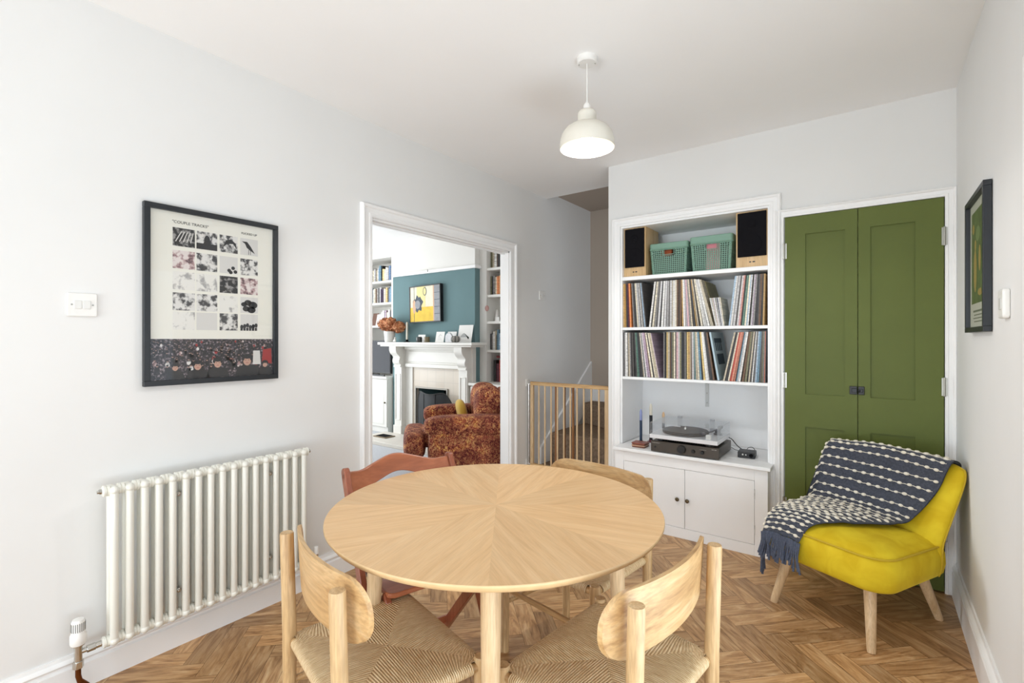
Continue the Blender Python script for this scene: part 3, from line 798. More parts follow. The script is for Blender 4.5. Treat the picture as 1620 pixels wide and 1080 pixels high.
def record_row(items, z, shelf, group, y=3.312):
    """items: (x_bottom_left, thickness, lean_deg(+ = top to the right), colour, size)"""
    n = 0
    for (x, t, lean, col, hh) in items:
        n += 1
        o = bpy.data.objects.new('vinyl_record', rec_mesh(t, hh, hh)); C.objects.link(o)
        c = NAMES[col]; jit = 1 + .10*sin(n*12.9)
        o.color = tuple(min(1, q*jit) for q in srgb(c)[:3]) + (1,)
        a = R(lean); y2 = y + .006*(.5+.5*sin(n*7.7)) + (.30-.18 if False else 0)
        # pivot on the lower corner that touches the shelf
        dz = abs(sin(a))*t/2
        o.location = (x + t/2/cos(a), y2, z + .0008 + dz); o.rotation_euler = (0, a, 0)
        nd = {True: 'seven-inch', False: ''}[hh < .25]
        lw = 'leaning left' if lean < -3 else ('leaning right' if lean > 3 else 'upright')
        tag(o, f"{nd+' ' if nd else ''}{col} record spine, {lw}, {ORD(n)} from the left on the {shelf} record shelf", 'record', group)
rg = random.Random(11)
def fan(x, x_end, l0, l1, cols, tmin=.0045, tmax=.012, h=.315, lim=200):
    """records set side by side from x to x_end, lean changing from l0 to l1"""
    out = []; tot = x_end-x; i = 0
    while i < lim:
        t = round(rg.choice([.0045, .006, .0075, .0095, .012]) if tmax > .01 else rg.choice([.004, .005, .006]), 4)
        t = max(tmin, min(tmax, t))
        f = min(1, (x-(x_end-tot))/tot); ln = l0+(l1-l0)*f
        step = t/cos(R(ln)) + .0003
        dl = (l1-l0)/tot*step
        if (dl < 0): step += 0
        # keep neighbours clear where their tops converge
        conv = h*abs(R(dl))
        if (ln <= 0 and dl < 0): step = step + 0
        if x + step > x_end: break
        out.append([x, t, ln, cols[i % len(cols)] if isinstance(cols, list) else cols, h]); x += step + (conv if dl < 0 else conv*.0)
        i += 1
    return out
U = []
U += fan(.9095, .985, -.5, -3, ['tan','gold','charcoal','dark maroon','orange','cream','steel blue','pale grey','pink','pink'])
U += fan(.986, 1.088, -3, -6.5, ['mid grey','dark grey','charcoal','cream','pale grey','charcoal','white','mid grey','light blue','dark grey','mid grey','brown','charcoal','navy'])
U += fan(1.101, 1.235, 7, 1.0, ['white','charcoal','cream','mid grey','dark grey','pale grey','charcoal','white','mid grey','pale grey','mid grey','pale grey','cream','dark grey'])
U += fan(1.236, 1.330, .4, .2, ['mid grey','dark grey','pale grey','beige','white','white','cream','brown','charcoal','brown'])
U += fan(1.332, 1.430, -1, -7, ['tan','white','pale grey','lilac','pink','mid grey','beige','charcoal'])
U += fan(1.432, 1.535, -7.2, -15.5, ['beige','charcoal','cream','white','white','pale grey','white','cream'])
U += fan(1.545, 1.602, -12, -7, ['white','pale grey','cream','lilac','white','mid grey','pale grey','navy'], .004, .006, .185)
U += fan(1.622, 1.745, 7.0, 4.5, ['light blue','white','mid grey','pale grey','dark grey','white','pink','salmon','charcoal','green','dark green','cream'])
U += fan(1.745, 1.842, 4.4, .3, ['dark grey','pale grey','lilac','mid grey','charcoal','dark grey','brown','charcoal','tan'])
record_row(U, 1.375, 'upper', 'records on the upper record shelf')
Lw = []
Lw += fan(.9095, 1.0, -.3, -2, ['dark grey','charcoal','pale grey','white','charcoal','beige','mid grey','charcoal','dark grey','dark grey'])
Lw += fan(1.001, 1.06, -2.5, -5.5, ['charcoal','dark grey','green','teal','charcoal'])
Lw += fan(1.062, 1.182, -6, -11.5, ['beige','white','charcoal','white','lilac','lilac','brown','cream','charcoal','cream','beige','cream','lilac','purple'])
Lw += fan(1.205, 1.395, .1, -.2, ['mid grey','black','yellow','tan','beige','brown','dark grey','olive','cream','charcoal','pink','pale grey','olive','charcoal','black','dark grey'])
Lw += fan(1.397, 1.520, -.6, -7.5, ['pale grey','aqua','beige','cream','steel blue','charcoal','yellow','white','white','white','pale grey','charcoal','olive'])
Lw += fan(1.522, 1.548, -7.8, -9, ['charcoal','brown','black'])
Lw += fan(1.590, 1.70, 12, 8, ['beige','charcoal','cream','red','salmon','salmon','charcoal','steel blue','pale grey','white','brown'])
Lw += fan(1.70, 1.842, 7.5, .3, ['brown','olive','charcoal','beige','dark grey','white','charcoal','mid grey','light blue','steel blue','dark grey','olive','mid grey','salmon','charcoal'])
record_row(Lw, 1.022, 'lower', 'records on the lower record shelf')
# the sleeve whose pale cover shows in the gap of the lower shelf
t = thing('boxed_record', 'pale blue record sleeve with navy lettering leaning beside the gap on the lower shelf', 'record', (1.556, 3.315, 1.0235))
t.rotation_euler = (0, R(-9.6), R(0)); 
m = MB(); m.box(0, 0, 0, .012, .31, .315); m.build('sleeve', [mat('pale_blue_sleeve', (176, 196, 206), .6)], t, bevel=.001)
m = MB()
for i in range(4): m.box(.0121, .05+i*.045, .19, .0126, .075+i*.045, .25)
m.box(.0121, .04, .245, .0126, .23, .275).box(.0121, .05, .10, .0126, .22, .17)
m.build('navy_print', mat('navy_print', (48, 70, 88), .6), t)
t = thing('gold_record_sleeve', 'olive record sleeve cover showing behind the small singles on the upper shelf', 'record', (1.538, 3.40, 1.376))
t.rotation_euler = (0, R(-16), 0)
m = MB(); m.box(0, 0, .003, .005, .26, .312); m.build('sleeve', mat('olive_gold_sleeve', (142, 132, 92), .6, nscale=6, namt=.2), t)

# ---------------------------------------------------------------- loudspeakers
def speaker(label, x, wd=.186):
    t = thing('loudspeaker', label, 'loudspeaker', (x, 3.33, 1.7385), 0, 'bookshelf loudspeakers on the top shelf')
    m = MB(); m.box(0, 0, 0, wd, .25, .350); m.build('cabinet', SPKWOOD, t, bevel=.002)
    m = MB(); m.box(.010, -.010, .066, wd-.010, -.0005, .342); m.build('grille', mat('black_grille_cloth', (24, 23, 26), .95, spec=.1, bump=.3, bscale=900), t, bevel=.003)
    m = MB()
    for cz, rr in ((.145, .058), (.27, .026)):
        m.lathe([(rr, 0), (rr, .0018), (rr*.92, .0025), (rr*.5, .0008), (rr*.18, .002), (0, .003)], 36, M=Matrix.Translation((wd/2, -.0098, cz)) @ Matrix.Rotation(R(90), 4, 'X'))
    m.build('driver', mat('driver_cone', (23, 22, 25), .95, spec=.1), t)
    m = MB(); m.box(wd/2-.016, -.001, .030, wd/2-.004, 0, .037).box(wd/2+.003, -.001, .030, wd/2+.018, 0, .037); m.build('badge', BLACK, t)
    return t
speaker('pale wooden loudspeaker at the left end of the top shelf', .9085, .164)
speaker('pale wooden loudspeaker at the right end of the top shelf', 1.664, .184)

# ---------------------------------------------------------------- green perforated bins
BIN = mat('sage_green_plastic', (124, 160, 142), .4)
def bin_(label, x, y, wd, dp, hb, hl, rz=0):
    t = thing('storage_basket', label, 'storage basket', (x, y, 1.7385), rz, 'green baskets on the top shelf')
    tp = .012; m = MB()
    def panel(a, b, ax, cell=.0125, handle=False):
        # a,b lower corners, ax = inward taper vector at the top is outward
        a = Vector(a); b = Vector(b); W_ = (b-a).length; nx = max(4, int(W_/cell)); nz = max(4, int(hb/cell))
        u = (b-a)/nx; nrm = Vector(ax)
        def P(i, j): 
            s_ = i/nx-.5
            return a + u*i + u.normalized()*(s_*2*tp*(j/nz)) + Vector((0,0,hb*j/nz)) + nrm*(tp*j/nz)
        for i in range(nx):
            for j in range(nz):
                edge = i < 1 or i >= nx-1 or j < 1 or j >= nz-1
                hi = handle and nx*.36 < i < nx*.64 and j >= nz-4
                if hi: 
                    if j < nz-1 : continue
                if edge:
                    m.add([P(i,j), P(i+1,j), P(i+1,j+1), P(i,j+1)], [(0,1,2,3)]); continue
                # diamond hole, rows alternate
                c = [P(i,j), P(i+1,j), P(i+1,j+1), P(i,j+1)]
                d = [P(i+.5, j+.08), P(i+.92, j+.5), P(i+.5, j+.92), P(i+.08, j+.5)]
                m.add(c+d, [(0,1,4),(1,5,4),(1,2,5),(2,6,5),(2,3,6),(3,7,6),(3,0,7),(0,4,7)])
    panel((0, 0, 0), (wd, 0, 0), (0, -1, 0), handle=True); panel((wd, dp, 0), (0, dp, 0), (0, 1, 0))
    panel((0, dp, 0), (0, 0, 0), (-1, 0, 0)); panel((wd, 0, 0), (wd, dp, 0), (1, 0, 0))
    m.box(0, 0, 0, wd, dp, .002)
    m.build('body', BIN, t, recalc=False, solid=.0018)
    m = MB(); e = tp+.006
    m.prism(rrect(-e, -e, wd+e, dp+e, .018), hb-.004, hb+hl, 'z'); m.prism(rrect(-e-.003, -e-.003, wd+e+.003, dp+e+.003, .02), hb-.008, hb+.002, 'z')
    m.build('lid', BIN, t, bevel=.006, seg=3)
    m = MB(); m.box(wd*.34, -tp-.003, hb-.048, wd*.66, -tp+.002, hb-.044).box(wd*.335, -tp-.003, hb-.048, wd*.345, -tp+.002, hb-.008).box(wd*.655, -tp-.003, hb-.048, wd*.665, -tp+.002, hb-.008)
    m.build('handle_rim', BIN, t)
    return t
bin_('sage green lidded basket with orange things inside, beside the left loudspeaker', 1.106, 3.372, .232, .24, .186, .036, 0)
bin_('taller sage green lidded basket with pink magazines inside, beside the right loudspeaker', 1.386, 3.372, .236, .24, .192, .044, 0)
t = MB(); t.box(1.116, 3.376, 1.742, 1.328, 3.60, 1.868); tag(t.build('dark_filler', mat('dark_taupe_filler', (58, 52, 48), .9, nscale=18, namt=.3), bevel=.008, seg=3), 'dark block added in the left green basket to darken its holes, below the orange bundle', 'cloth')  # added dark block so the left basket's holes look shaded
t = MB(); t.box(1.396, 3.40, 1.742, 1.612, 3.60, 1.90); tag(t.build('dark_filler', mat('dark_grey_filler', (60, 60, 62), .9, nscale=18, namt=.3), bevel=.008, seg=3), 'dark grey block added in the right green basket to darken its holes, behind the magazines', 'cloth')  # same added darkening behind the right basket's holes
t = MB(); t.box(1.16, 3.378, 1.869, 1.24, 3.46, 1.918)
tag(t.build('folded_cloth', mat('rust_cloth', (150, 72, 36), .8, nscale=20, namt=.3), bevel=.01, seg=3), 'rust orange bundle inside the left green basket', 'cloth')
t = MB()
for i in range(4): t.box(1.47, 3.374+.006*i, 1.742, 1.56, 3.3785+.006*i, 1.925-.005*i, i % 2)
tag(t.build('magazine_bundle', [mat('pink_cover', (206, 128, 136), .5), mat('white_cover', (214, 204, 200), .5)]), 'pink and white magazines inside the right green basket', 'magazines')

# ---------------------------------------------------------------- amplifier and turntable
GRAPH = mat('graphite_panel', (82, 76, 70), .38, .5); ZT = .5408
am = thing('amplifier', 'dark grey hi-fi amplifier under the turntable on the white worktop', 'amplifier', (1.168, 3.172, ZT))
m = MB(); m.box(.004, .006, .008, .428, .335, .072).box(0, 0, .004, .432, .008, .074)
m.build('casing', GRAPH, am, bevel=.002)
m = MB(); m.box(.03, .03, 0, .06, .06, .008).box(.37, .03, 0, .40, .06, .008).box(.03, .28, 0, .06, .31, .008).box(.37, .28, 0, .40, .31, .008); m.build('foot', BLACK, am)
for kx, kr, kz in ((.205, .0265, .040), (.277, .0115, .036), (.332, .0115, .037)):
    m = MB(); m.lathe([(0, .022 if kr > .02 else .014), (kr*.86, .022 if kr > .02 else .014), (kr, .018 if kr > .02 else .010), (kr, 0), (kr*1.15, -.0005)], 32, M=Matrix.Translation((kx, 0, kz)) @ Matrix.Rotation(R(90), 4, 'X')); m.build('knob', BLACK, am)
m = MB(); m.cyl((.030, -.004, .034), (.030, 0, .034), .0065, n=16); m.build('power_button', BLACK, am)
m = MB()
for i in range(14): m.box(.010+i*.0036, -.0008, .060, .010+i*.0036+.0022, 0, .060+.0018+.0016*(i % 3 == 0))
m.box(.388, -.0008, .060, .402, 0, .0625).box(.406, -.0008, .060, .417, 0, .0625)
for a in range(5): m.box(.315+a*.009, -.0008, .052, .319+a*.009, 0, .0535)
m.build('panel_marks', mat('silver_print', (206, 204, 198), .4), am)
m = MB()
for i in range(22): m.box(.05+i*.015, .05, .0722, .058+i*.015, .30, .0728)
m.build('vent_slots', DARK, am)
tt = thing('turntable', 'white turntable with clear dust cover on top of the amplifier', 'turntable', (1.166, 3.150, ZT+.074))
TW, TD = .43, .335
m = MB(); m.box(0, 0, .020, TW, TD, .046); m.build('plinth', mat('white_lacquer', (224, 224, 226), .25), tt, bevel=.003)
for x, y in ((.06, .05), (TW-.06, .05), (.06, TD-.06), (TW-.06, TD-.06)):
    m = MB(); m.lathe([(.020, 0), (.024, .004), (.024, .014), (.018, .020)], 20, cen=(x, y, 0)); m.build('foot', BLACK, tt)
m = MB(); m.box(.03, .03, .012, TW-.03, TD-.03, .020); m.build('underside', BLACK, tt)
m = MB(); m.lathe([(0, .050), (.145, .050), (.148, .053), (.148, .062), (.143, .066), (0, .066)], 64, cen=(.185, .17, 0)); m.build('platter', mat('smoky_platter', (22, 22, 25), .4, spec=.3), tt)
m = MB(); m.lathe([(.008, 0), (.008, .012), (.003, .02), (0, .02)], 16, cen=(.185, .17, .068)); m.build('spindle', CHROME, tt)
m = MB(); m.lathe([(.026, .046), (.026, .056), (.018, .058), (.018, .078), (0, .078)], 24, cen=(.375, .235, 0))
m.tube([(.375, .30, .084), (.375, .235, .084), (.368, .12, .082), (.335, .065, .078)], .0042, 10); m.cyl((.375, .285, .084), (.375, .315, .084), .014, n=20)
m.box(.322, .045, .070, .345, .085, .080)
m.build('tonearm', mat('tonearm_grey', (90, 90, 94), .3, .6), tt)
m = MB(); m.box(.355, .02, .046, .385, .05, .075); m.cyl((.37, .018, .064), (.37, .014, .064), .006, n=12); m.build('control_block', PLAS, tt, bevel=.002)
dc = MB(); a0, a1, b0, b1, z0, z1, th = .002, TW-.002, .002, TD-.002, .050, .124, .003
dc.box(a0, b0, z1-th, a1, b1, z1).box(a0, b0, z0, a1, b0+th, z1-th).box(a0, b1-th, z0, a1, b1, z1-th).box(a0, b0+th, z0, a0+th, b1-th, z1-th).box(a1-th, b0+th, z0, a1, b1-th, z1-th)
dc.build('dust_cover', ACRYL, tt)
m = MB(); m.box(.165, -.003, .1125, .205, .002, .118); CLH = mat('clear_hinge', (190, 190, 194), .3); m.build('lid_clip', CLH, tt)
for hx in (.08, .30):
    m = MB(); m.box(hx, TD-.002, .046, hx+.03, TD+.01, .13); m.build('hinge', CLH, tt)
m = MB(); m.lathe([(.008, .0), (.142, .0), (.142, .0015), (.05, .0022), (.008, .0015)], 64); r_ = m.build('vinyl_record', mat('black_vinyl', (14, 14, 16), .4, spec=.25), loc=(1.166+.185, 3.15+.17, ZT+.074+.0663))
tag(r_, 'black record lying on the turntable platter under the dust cover', 'record')
# small phono box and its cables
ph = thing('phono_box', 'small black phono box at the right of the worktop', 'hi-fi box', (1.672, 3.335, ZT), 4)
m = MB(); m.box(0, 0, .002, .098, .105, .036); m.build('casing', BLACK, ph, bevel=.002)
m = MB(); m.cyl((.030, -.003, .022), (.030, 0, .022), .005, n=12).cyl((.048, -.003, .022), (.048, 0, .022), .004, n=12); m.build('socket', CHROME, ph)
m = MB(); m.cyl((.078, -.008, .020), (.078, 0, .020), .011, n=20); m.build('knob', DARK, ph)
def cable(pts, r, label):
    P = [Vector(p) for p in pts]; q = []
    for i in range(len(P)-1):
        p0, p1, p2, p3 = P[max(i-1,0)], P[i], P[i+1], P[min(i+2, len(P)-1)]
        for k in range(6):
            t = k/6; q.append(.5*((2*p1)+(-p0+p2)*t+(2*p0-5*p1+4*p2-p3)*t*t+(-p0+3*p1-3*p2+p3)*t**3))
    q.append(P[-1]); m = MB(); m.tube(q, r, 8); return tag(m.build('cable', BLACK), label, 'cable', 'black cables on the worktop')
cable([(1.596, 3.44, .640), (1.615, 3.45, .628), (1.645, 3.47, .585), (1.69, 3.478, .556), (1.73, 3.455, .565)], .0028, 'thick black cable running from the turntable down to the phono box')
cable([(1.606, 3.47, .572), (1.63, 3.475, .558), (1.67, 3.478, .552), (1.71, 3.455, .562)], .0018, 'thin black cable running from the amplifier to the phono box')
cable([(1.70, 3.448, .565), (1.71, 3.47, .582), (1.735, 3.475, .586), (1.76, 3.45, .562)], .0018, 'short black cable looped behind the phono box')
# coasters and candles
cs = thing('coaster_stack', 'stack of copper-brown coasters left of the amplifier', 'coasters', (1.012, 3.222, ZT), 0)
for i, c in enumerate(((118, 72, 56), (214, 170, 140), (132, 84, 66), (150, 86, 70))):
    m = MB(); m.prism(rrect(-.004*(i % 2), 0, .092+.002*(i % 2), .092, .008), .0005+i*.008, .0073+i*.008, 'z'); m.build('coaster', mat('coaster_%s' % ('umber', 'peach', 'brown', 'copper')[i], c, .35, .3), cs, bevel=.0012, rot=(0, 0, (0, 3, -2, 1)[i]))
def candle(label, x, y, z, r0, segs, hold):
    t = thing('candle', label, 'candle', (x, y, z), 0, 'candles by the amplifier')
    z0 = 0
    m = MB(); m.lathe([(0, 0), (.026, 0), (.026, .006), (.014, .010), (.014, .02), (0, .02)], 24); m.build('candle_holder', hold, t)
    z0 = .012
    for i, (h, c) in enumerate(segs):
        m = MB()
        if i == len(segs)-1: m.lathe([(r0, z0), (r0*.98, z0+h*.75), (r0*.5, z0+h*.95), (0, z0+h)], 20)
        else: m.lathe([(r0, z0), (r0, z0+h)], 20)
        m.build('candle_section', c, t); z0 += h
    return t
NAVYC = mat('navy_wax', (34, 56, 84), .45); LILC = mat('lilac_wax', (140, 150, 196), .5); BLKC = mat('black_wax', (26, 28, 36), .45); IVORY = mat('ivory_wax', (222, 216, 200), .5); PEACH = mat('peach_wax', (226, 190, 150), .5)
candle('navy candle with lilac tip, leftmost of the candles by the amplifier', 1.020, 3.37, ZT, .0095, [(.155, NAVYC), (.080, LILC)], DARK)
candle('black candle with ivory tip, middle of the candles by the amplifier', 1.062, 3.455, ZT, .0115, [(.185, BLKC), (.085, IVORY)], mat('plum_holder', (92, 40, 48), .4))
candle('short black candle with peach tip behind the turntable corner', 1.125, 3.54, ZT, .010, [(.13, BLKC), (.075, PEACH)], DARK)

# ---------------------------------------------------------------- poster on the left wall
po = thing('framed_poster', 'large black-framed poster with grid of small pictures on the left wall', 'framed poster', (0, 0, 0))
def frame_boxes(m, a0, a1, z0, z1, w_, d0, d1, axis='x'):
    for (p, q, r_, s_) in ((a0, z0, a1, z0+w_), (a0, z1-w_, a1, z1), (a0, z0+w_, a0+w_, z1-w_), (a1-w_, z0+w_, a1, z1-w_)):
        if axis == 'x': m.box(d0, p, q, d1, r_, s_)
        else: m.box(p, d0, q, r_, d1, s_)
PA0, PA1, PZ0, PZ1 = .688, 1.234, 1.097, 1.842
m = MB(); frame_boxes(m, PA0, PA1, PZ0, PZ1, .022, .002, .026); m.build('frame', BLACKF, po, bevel=.0015)
def photo_mat(name, dark, light, scale, seed, thr=.5, tint=None, stretch=(1,1,1)):
    k = N(name); tc = k.n('ShaderNodeTexCoord'); mp = k.n('ShaderNodeMapping'); mp.inputs['Location'].default_value = (seed, seed*1.7, seed*.3); mp.inputs['Scale'].default_value = stretch
    k.l(tc, 'Object', mp, 0)
    no = k.n('ShaderNodeTexNoise'); no.inputs['Scale'].default_value = scale; no.inputs['Detail'].default_value = 4; k.l(mp, 0, no, 0)
    st = [(thr-.08, srgb(dark)), (thr+.06, srgb(light))]
    if tint: st = [(thr-.1, srgb(dark)), (thr, srgb(tint)), (thr+.1, srgb(light))]
    r = k.ramp(no, 'Fac', st); k.l(r, 0, k.b, 'Base Color'); k.b.inputs['Roughness'].default_value = .7; return k.m
PM = [PAPER, photo_mat('print_black', (28,28,30), (150,148,146), 60, 1, .58), photo_mat('print_grey', (60,60,62), (214,212,208), 45, 4), photo_mat('print_pale', (160,158,156), (222,220,214), 40, 8, .42),
      photo_mat('print_pinkish', (90,70,74), (216,206,202), 50, 12, .46, (170,140,140)), mat('print_ink', (34,34,36), .7), mat('print_skin', (186,148,130), .7), mat('print_light', (206,204,200), .7), mat('print_red', (150,44,44), .7),
      photo_mat('print_crowd', (34,34,38), (150,138,142), 110, 20, .56, (74,66,72)), mat('print_coat', (38,38,40), .7), mat('print_dim_skin', (150,122,112), .7)]
m = MB(); XP = .012
m.box(.003, PA0+.02, PZ0+.02, XP, PA1-.02, PZ1-.02, 0)
def rect(y0, z0, y1, z1, mi, d=.0004): m.box(XP-.001, y0, z0, XP+d, y1, z1, mi)
def blob(cy, cz, ry, rz, mi, d=.0007, n=20, a0=0):
    pts = [(cy+ry*cos(2*pi*k/n), cz+rz*sin(2*pi*k/n)) for k in range(n)]; m.prism(pts, XP-.001, XP+d, 'x', mi)
def poly(pts, mi, d=.0009): m.prism(pts, XP-.001, XP+d, 'x', mi)
cols = [.791, .880, .971, .1]; cy = [(.791,.874),(.880,.963),(.973,1.050),(1.062,1.141)]
rz = [(1.757,1.680),(1.662,1.586),(1.573,1.497),(1.484,1.410),(1.404,1.328)]
kinds = [[1,2,2,3],[4,2,0,2],[3,3,1,4],[2,2,3,0],[3,0,2,0]]
for r_ in range(5):
    for c_ in range(4):
        (y0, y1), (z1, z0) = cy[c_], rz[r_]
        kd = kinds[r_][c_]
        if kd == 0: rect(y0, z0, y1, z1, 7, .0003)
        else: rect(y0, z0, y1, z1, kd)
for i in range(5): poly([(.80+i*.014, 1.70), (.803+i*.014, 1.698), (.825+i*.011, 1.742), (.822+i*.011, 1.744)], 7)     # streaks
rect(.880, 1.680, .963, 1.706, 5, .0006); blob(.922, 1.722, .012, .020, 5); poly([(.905,1.70),(.94,1.70),(.928,1.735),(.915,1.728)], 5)
poly([(.985,1.70),(1.0,1.735),(1.02,1.742),(1.042,1.725),(1.046,1.70),(1.03,1.722),(1.005,1.72)], 5)
rect(1.062, 1.680, 1.141, 1.757, 7, .0006)
poly([(1.068,1.742),(1.078,1.742),(1.092,1.742),(1.108,1.722),(1.128,1.690),(1.104,1.704),(1.09,1.715),(1.083,1.732)], 5); rect(1.098,1.683,1.100,1.706,5,.0008); rect(1.106,1.683,1.108,1.704,5,.0008)
for bx, bz in ((1.013,1.60),(1.030,1.612),(1.040,1.596),(1.02,1.592)): blob(bx, bz, .008, .008, 5)
for bx, bz, q in ((1.078,1.450,.013),(1.096,1.458,.017),(1.118,1.448,.021),(1.088,1.430,.016),(1.112,1.426,.019)): blob(bx, bz, q, q*.8, 5)
for i in range(6): blob(1.068+i*.013, 1.345+.004*(i % 3), .007, .010, 5); rect(1.062+i*.013, 1.328, 1.072+i*.013, 1.342, 5, .0006)
# crowd photograph along the foot
rect(PA0+.022, PZ0+.022, PA1-.022, 1.289, 9, .0004)
rgp = random.Random(5)
for i in range(150):
    yy = PA0+.03+rgp.random()*(PA1-PA0-.06); zz = 1.285-.115*rgp.random()**1.3; s_ = .0022+(1.289-zz)*.032
    blob(yy, zz-s_*2.6, s_*1.7, s_*2.2, rgp.choice([5,10,10,10,10,4,5,5,2,10,5,8]), .0005, 8); blob(yy, zz, s_*.8, s_, 11, .0006, 8); blob(yy, zz+s_*.6, s_*.85, s_*.6, 5, .0007, 8)
for yy, zz, s_ in ((1.092, 1.190, .021), (.965, 1.182, .018), (.885, 1.174, .017), (.80, 1.17, .013), (1.175, 1.17, .013)):
    poly([(yy-s_*2.6, PZ0+.023), (yy-s_*2.1, zz-s_*1.4), (yy-s_*.6, zz-s_*.9), (yy+s_*.6, zz-s_*.9), (yy+s_*2.2, zz-s_*1.4), (yy+s_*2.8, PZ0+.023)], 10, .0010)
    blob(yy, zz, s_*.85, s_*1.15, 6, .0013); blob(yy, zz+s_*.88, s_*1.0, s_*.55, 5, .0016); blob(yy-s_*.85, zz+s_*.45, s_*.28, s_*.5, 5, .0017, 10); blob(yy+s_*.85, zz+s_*.45, s_*.28, s_*.5, 5, .0017, 10)
    blob(yy-s_*.33, zz+s_*.08, s_*.13, s_*.07, 5, .0016, 8); blob(yy+s_*.33, zz+s_*.08, s_*.13, s_*.07, 5, .0016, 8); rect(yy-s_*.25, zz-s_*.58, yy+s_*.25, zz-s_*.50, 8, .0016)
poly([(1.165,1.24),(1.205,1.245),(1.208,1.17),(1.16,1.18)], 8, .0012); poly([(1.12,1.235),(1.15,1.235),(1.155,1.17),(1.118,1.17)], 7, .0011)
m.build('poster_print', PM, po)
def wall_text(body, size, y, z, parent, mt, nm):
    # text on x = const plane, reading along +y when seen from +x
    M = Matrix(((0,0,1,XP+.0006),(1,0,0,y),(0,1,0,z),(0,0,0,1)))
    text_mesh(body, size, mt, nm, parent, M)
INK = mat('caption_ink', (60, 58, 58), .8)
wall_text('"COUPLE TRACKS"', .0165, .789, 1.775, po, INK, 'printed_title')
wall_text('FUCKED UP', .0135, 1.066, 1.775, po, INK, 'printed_name')
m = MB(); m.add([(.0195, PA0+.02, PZ0+.02), (.0195, PA1-.02, PZ0+.02), (.0195, PA1-.02, PZ1-.02), (.0195, PA0+.02, PZ1-.02)], [(0, 1, 2, 3)]); m.build('glass', GLASS, po, recalc=False)

# ---------------------------------------------------------------- art print on the right wall
rp = thing('framed_print', 'black-framed green art print on the right wall beside the thermostat', 'framed print', (XR, 0, 0))
RA0, RA1, RZ0, RZ1 = 2.378, 2.80, 1.315, 1.852
m = MB(); frame_boxes(m, RA0, RA1, RZ0, RZ1, .020, -.026, -.002); m.build('frame', BLACKF, rp, bevel=.0015)
m = MB(); m.box(-.010, RA0+.018, RZ0+.018, -.003, RA1-.018, RZ1-.018, 0)
m.box(-.0105, RA0+.055, RZ0+.115, -.009, RA1-.055, RZ1-.055, 1)
def bl(cy_, cz_, ry, rz_, mi, d): m.prism([(cy_+ry*cos(2*pi*k/16), cz_+rz_*sin(2*pi*k/16)) for k in range(16)], -.0105-d, -.009, 'x', mi)
for cy_, cz_, ry, rz_, mi in ((2.66,1.56,.03,.085,2),(2.655,1.66,.018,.022,2),(2.56,1.60,.022,.05,2),(2.60,1.70,.045,.03,3),(2.50,1.50,.03,.04,3),(2.47,1.66,.022,.045,2),(2.70,1.73,.02,.02,2),(2.55,1.47,.05,.014,2)): bl(cy_, cz_, ry, rz_, mi, .0006)
for i in range(4): m.box(-.0104, RA0+.09, 1.395-i*.013, -.0098, RA1-.09-.02*(i % 2), 1.399-i*.013+(.004 if i == 0 else 0), 4)
m.build('print', [PAPER, mat('print_green', (74, 94, 52), .7, nscale=18, namt=.4), mat('print_ochre', (190, 158, 84), .7), mat('print_sage', (120, 140, 90), .7), mat('print_grey_ink', (110, 112, 108), .8)], rp)
m = MB(); m.add([(-.018, RA0+.018, RZ0+.018), (-.018, RA0+.018, RZ1-.018), (-.018, RA1-.018, RZ1-.018), (-.018, RA1-.018, RZ0+.018)], [(0, 1, 2, 3)]); m.build('glass', GLASS, rp, recalc=False)

# =================================================================== YELLOW ACCENT CHAIR
def velvet(name, col, dk):
    k = N(name); b = k.b; tc = k.n('ShaderNodeTexCoord'); no = k.n('ShaderNodeTexNoise'); no.inputs['Scale'].default_value = 9; no.inputs['Detail'].default_value = 4; no.inputs['Distortion'].default_value = .8
    k.l(tc, 'Object', no, 0); r = k.ramp(no, 'Fac', [(.35, srgb(dk)), (.65, srgb(col))]); k.l(r, 0, b, 'Base Color')
    b.inputs['Roughness'].default_value = .75; b.inputs['Sheen Weight'].default_value = .35; b.inputs['Sheen Roughness'].default_value = .35
    b.inputs['Sheen Tint'].default_value = srgb((244, 226, 90)); b.inputs['Specular IOR Level'].default_value = .2
    return k.m
YEL = velvet('yellow_velvet', (222, 196, 44), (204, 172, 26))
YPIPE = mat('yellow_piping', (190, 160, 34), .8)
ac = thing('accent_chair', 'yellow velvet armless chair on splayed pale legs in the right corner', 'armchair', (2.281, 2.812, 0), -117.5-90)
def front_r(px, py, W_, D_, rf, rb, n=8):
    """outline of the seat, rounded front corners"""
    pts = []
    for cx, cy, r_, a in ((W_-rf, D_-rf, rf, 0), (-W_+rf, D_-rf, rf, 90), (-W_+rb, -D_+rb, rb, 180), (W_-rb, -D_+rb, rb, 270)):
        for k in range(n+1):
            t = R(a+90*k/n); pts.append((px+cx+r_*cos(t), py+cy+r_*sin(t)))
    return pts
def ringstack(m, rings):
    n = len(rings[0]); b = [p for r_ in rings for p in r_]; fs = []
    for i in range(len(rings)-1):
        for j in range(n): fs.append((i*n+j, i*n+(j+1) % n, (i+1)*n+(j+1) % n, (i+1)*n+j))
    fs.append(tuple(range(n))); fs.append(tuple((len(rings)-1)*n+j for j in range(n)))
    m.add(b, fs)
W_, D_ = .272, .268
base = [(x, y+.026) for x, y in front_r(0, 0, W_, D_-.026, .10, .04, 10)]
def ring(o, z, tilt=0.0):
    return [(x*(1-o/W_), y*(1-o/D_), z + tilt*(y/D_)) for x, y in base]
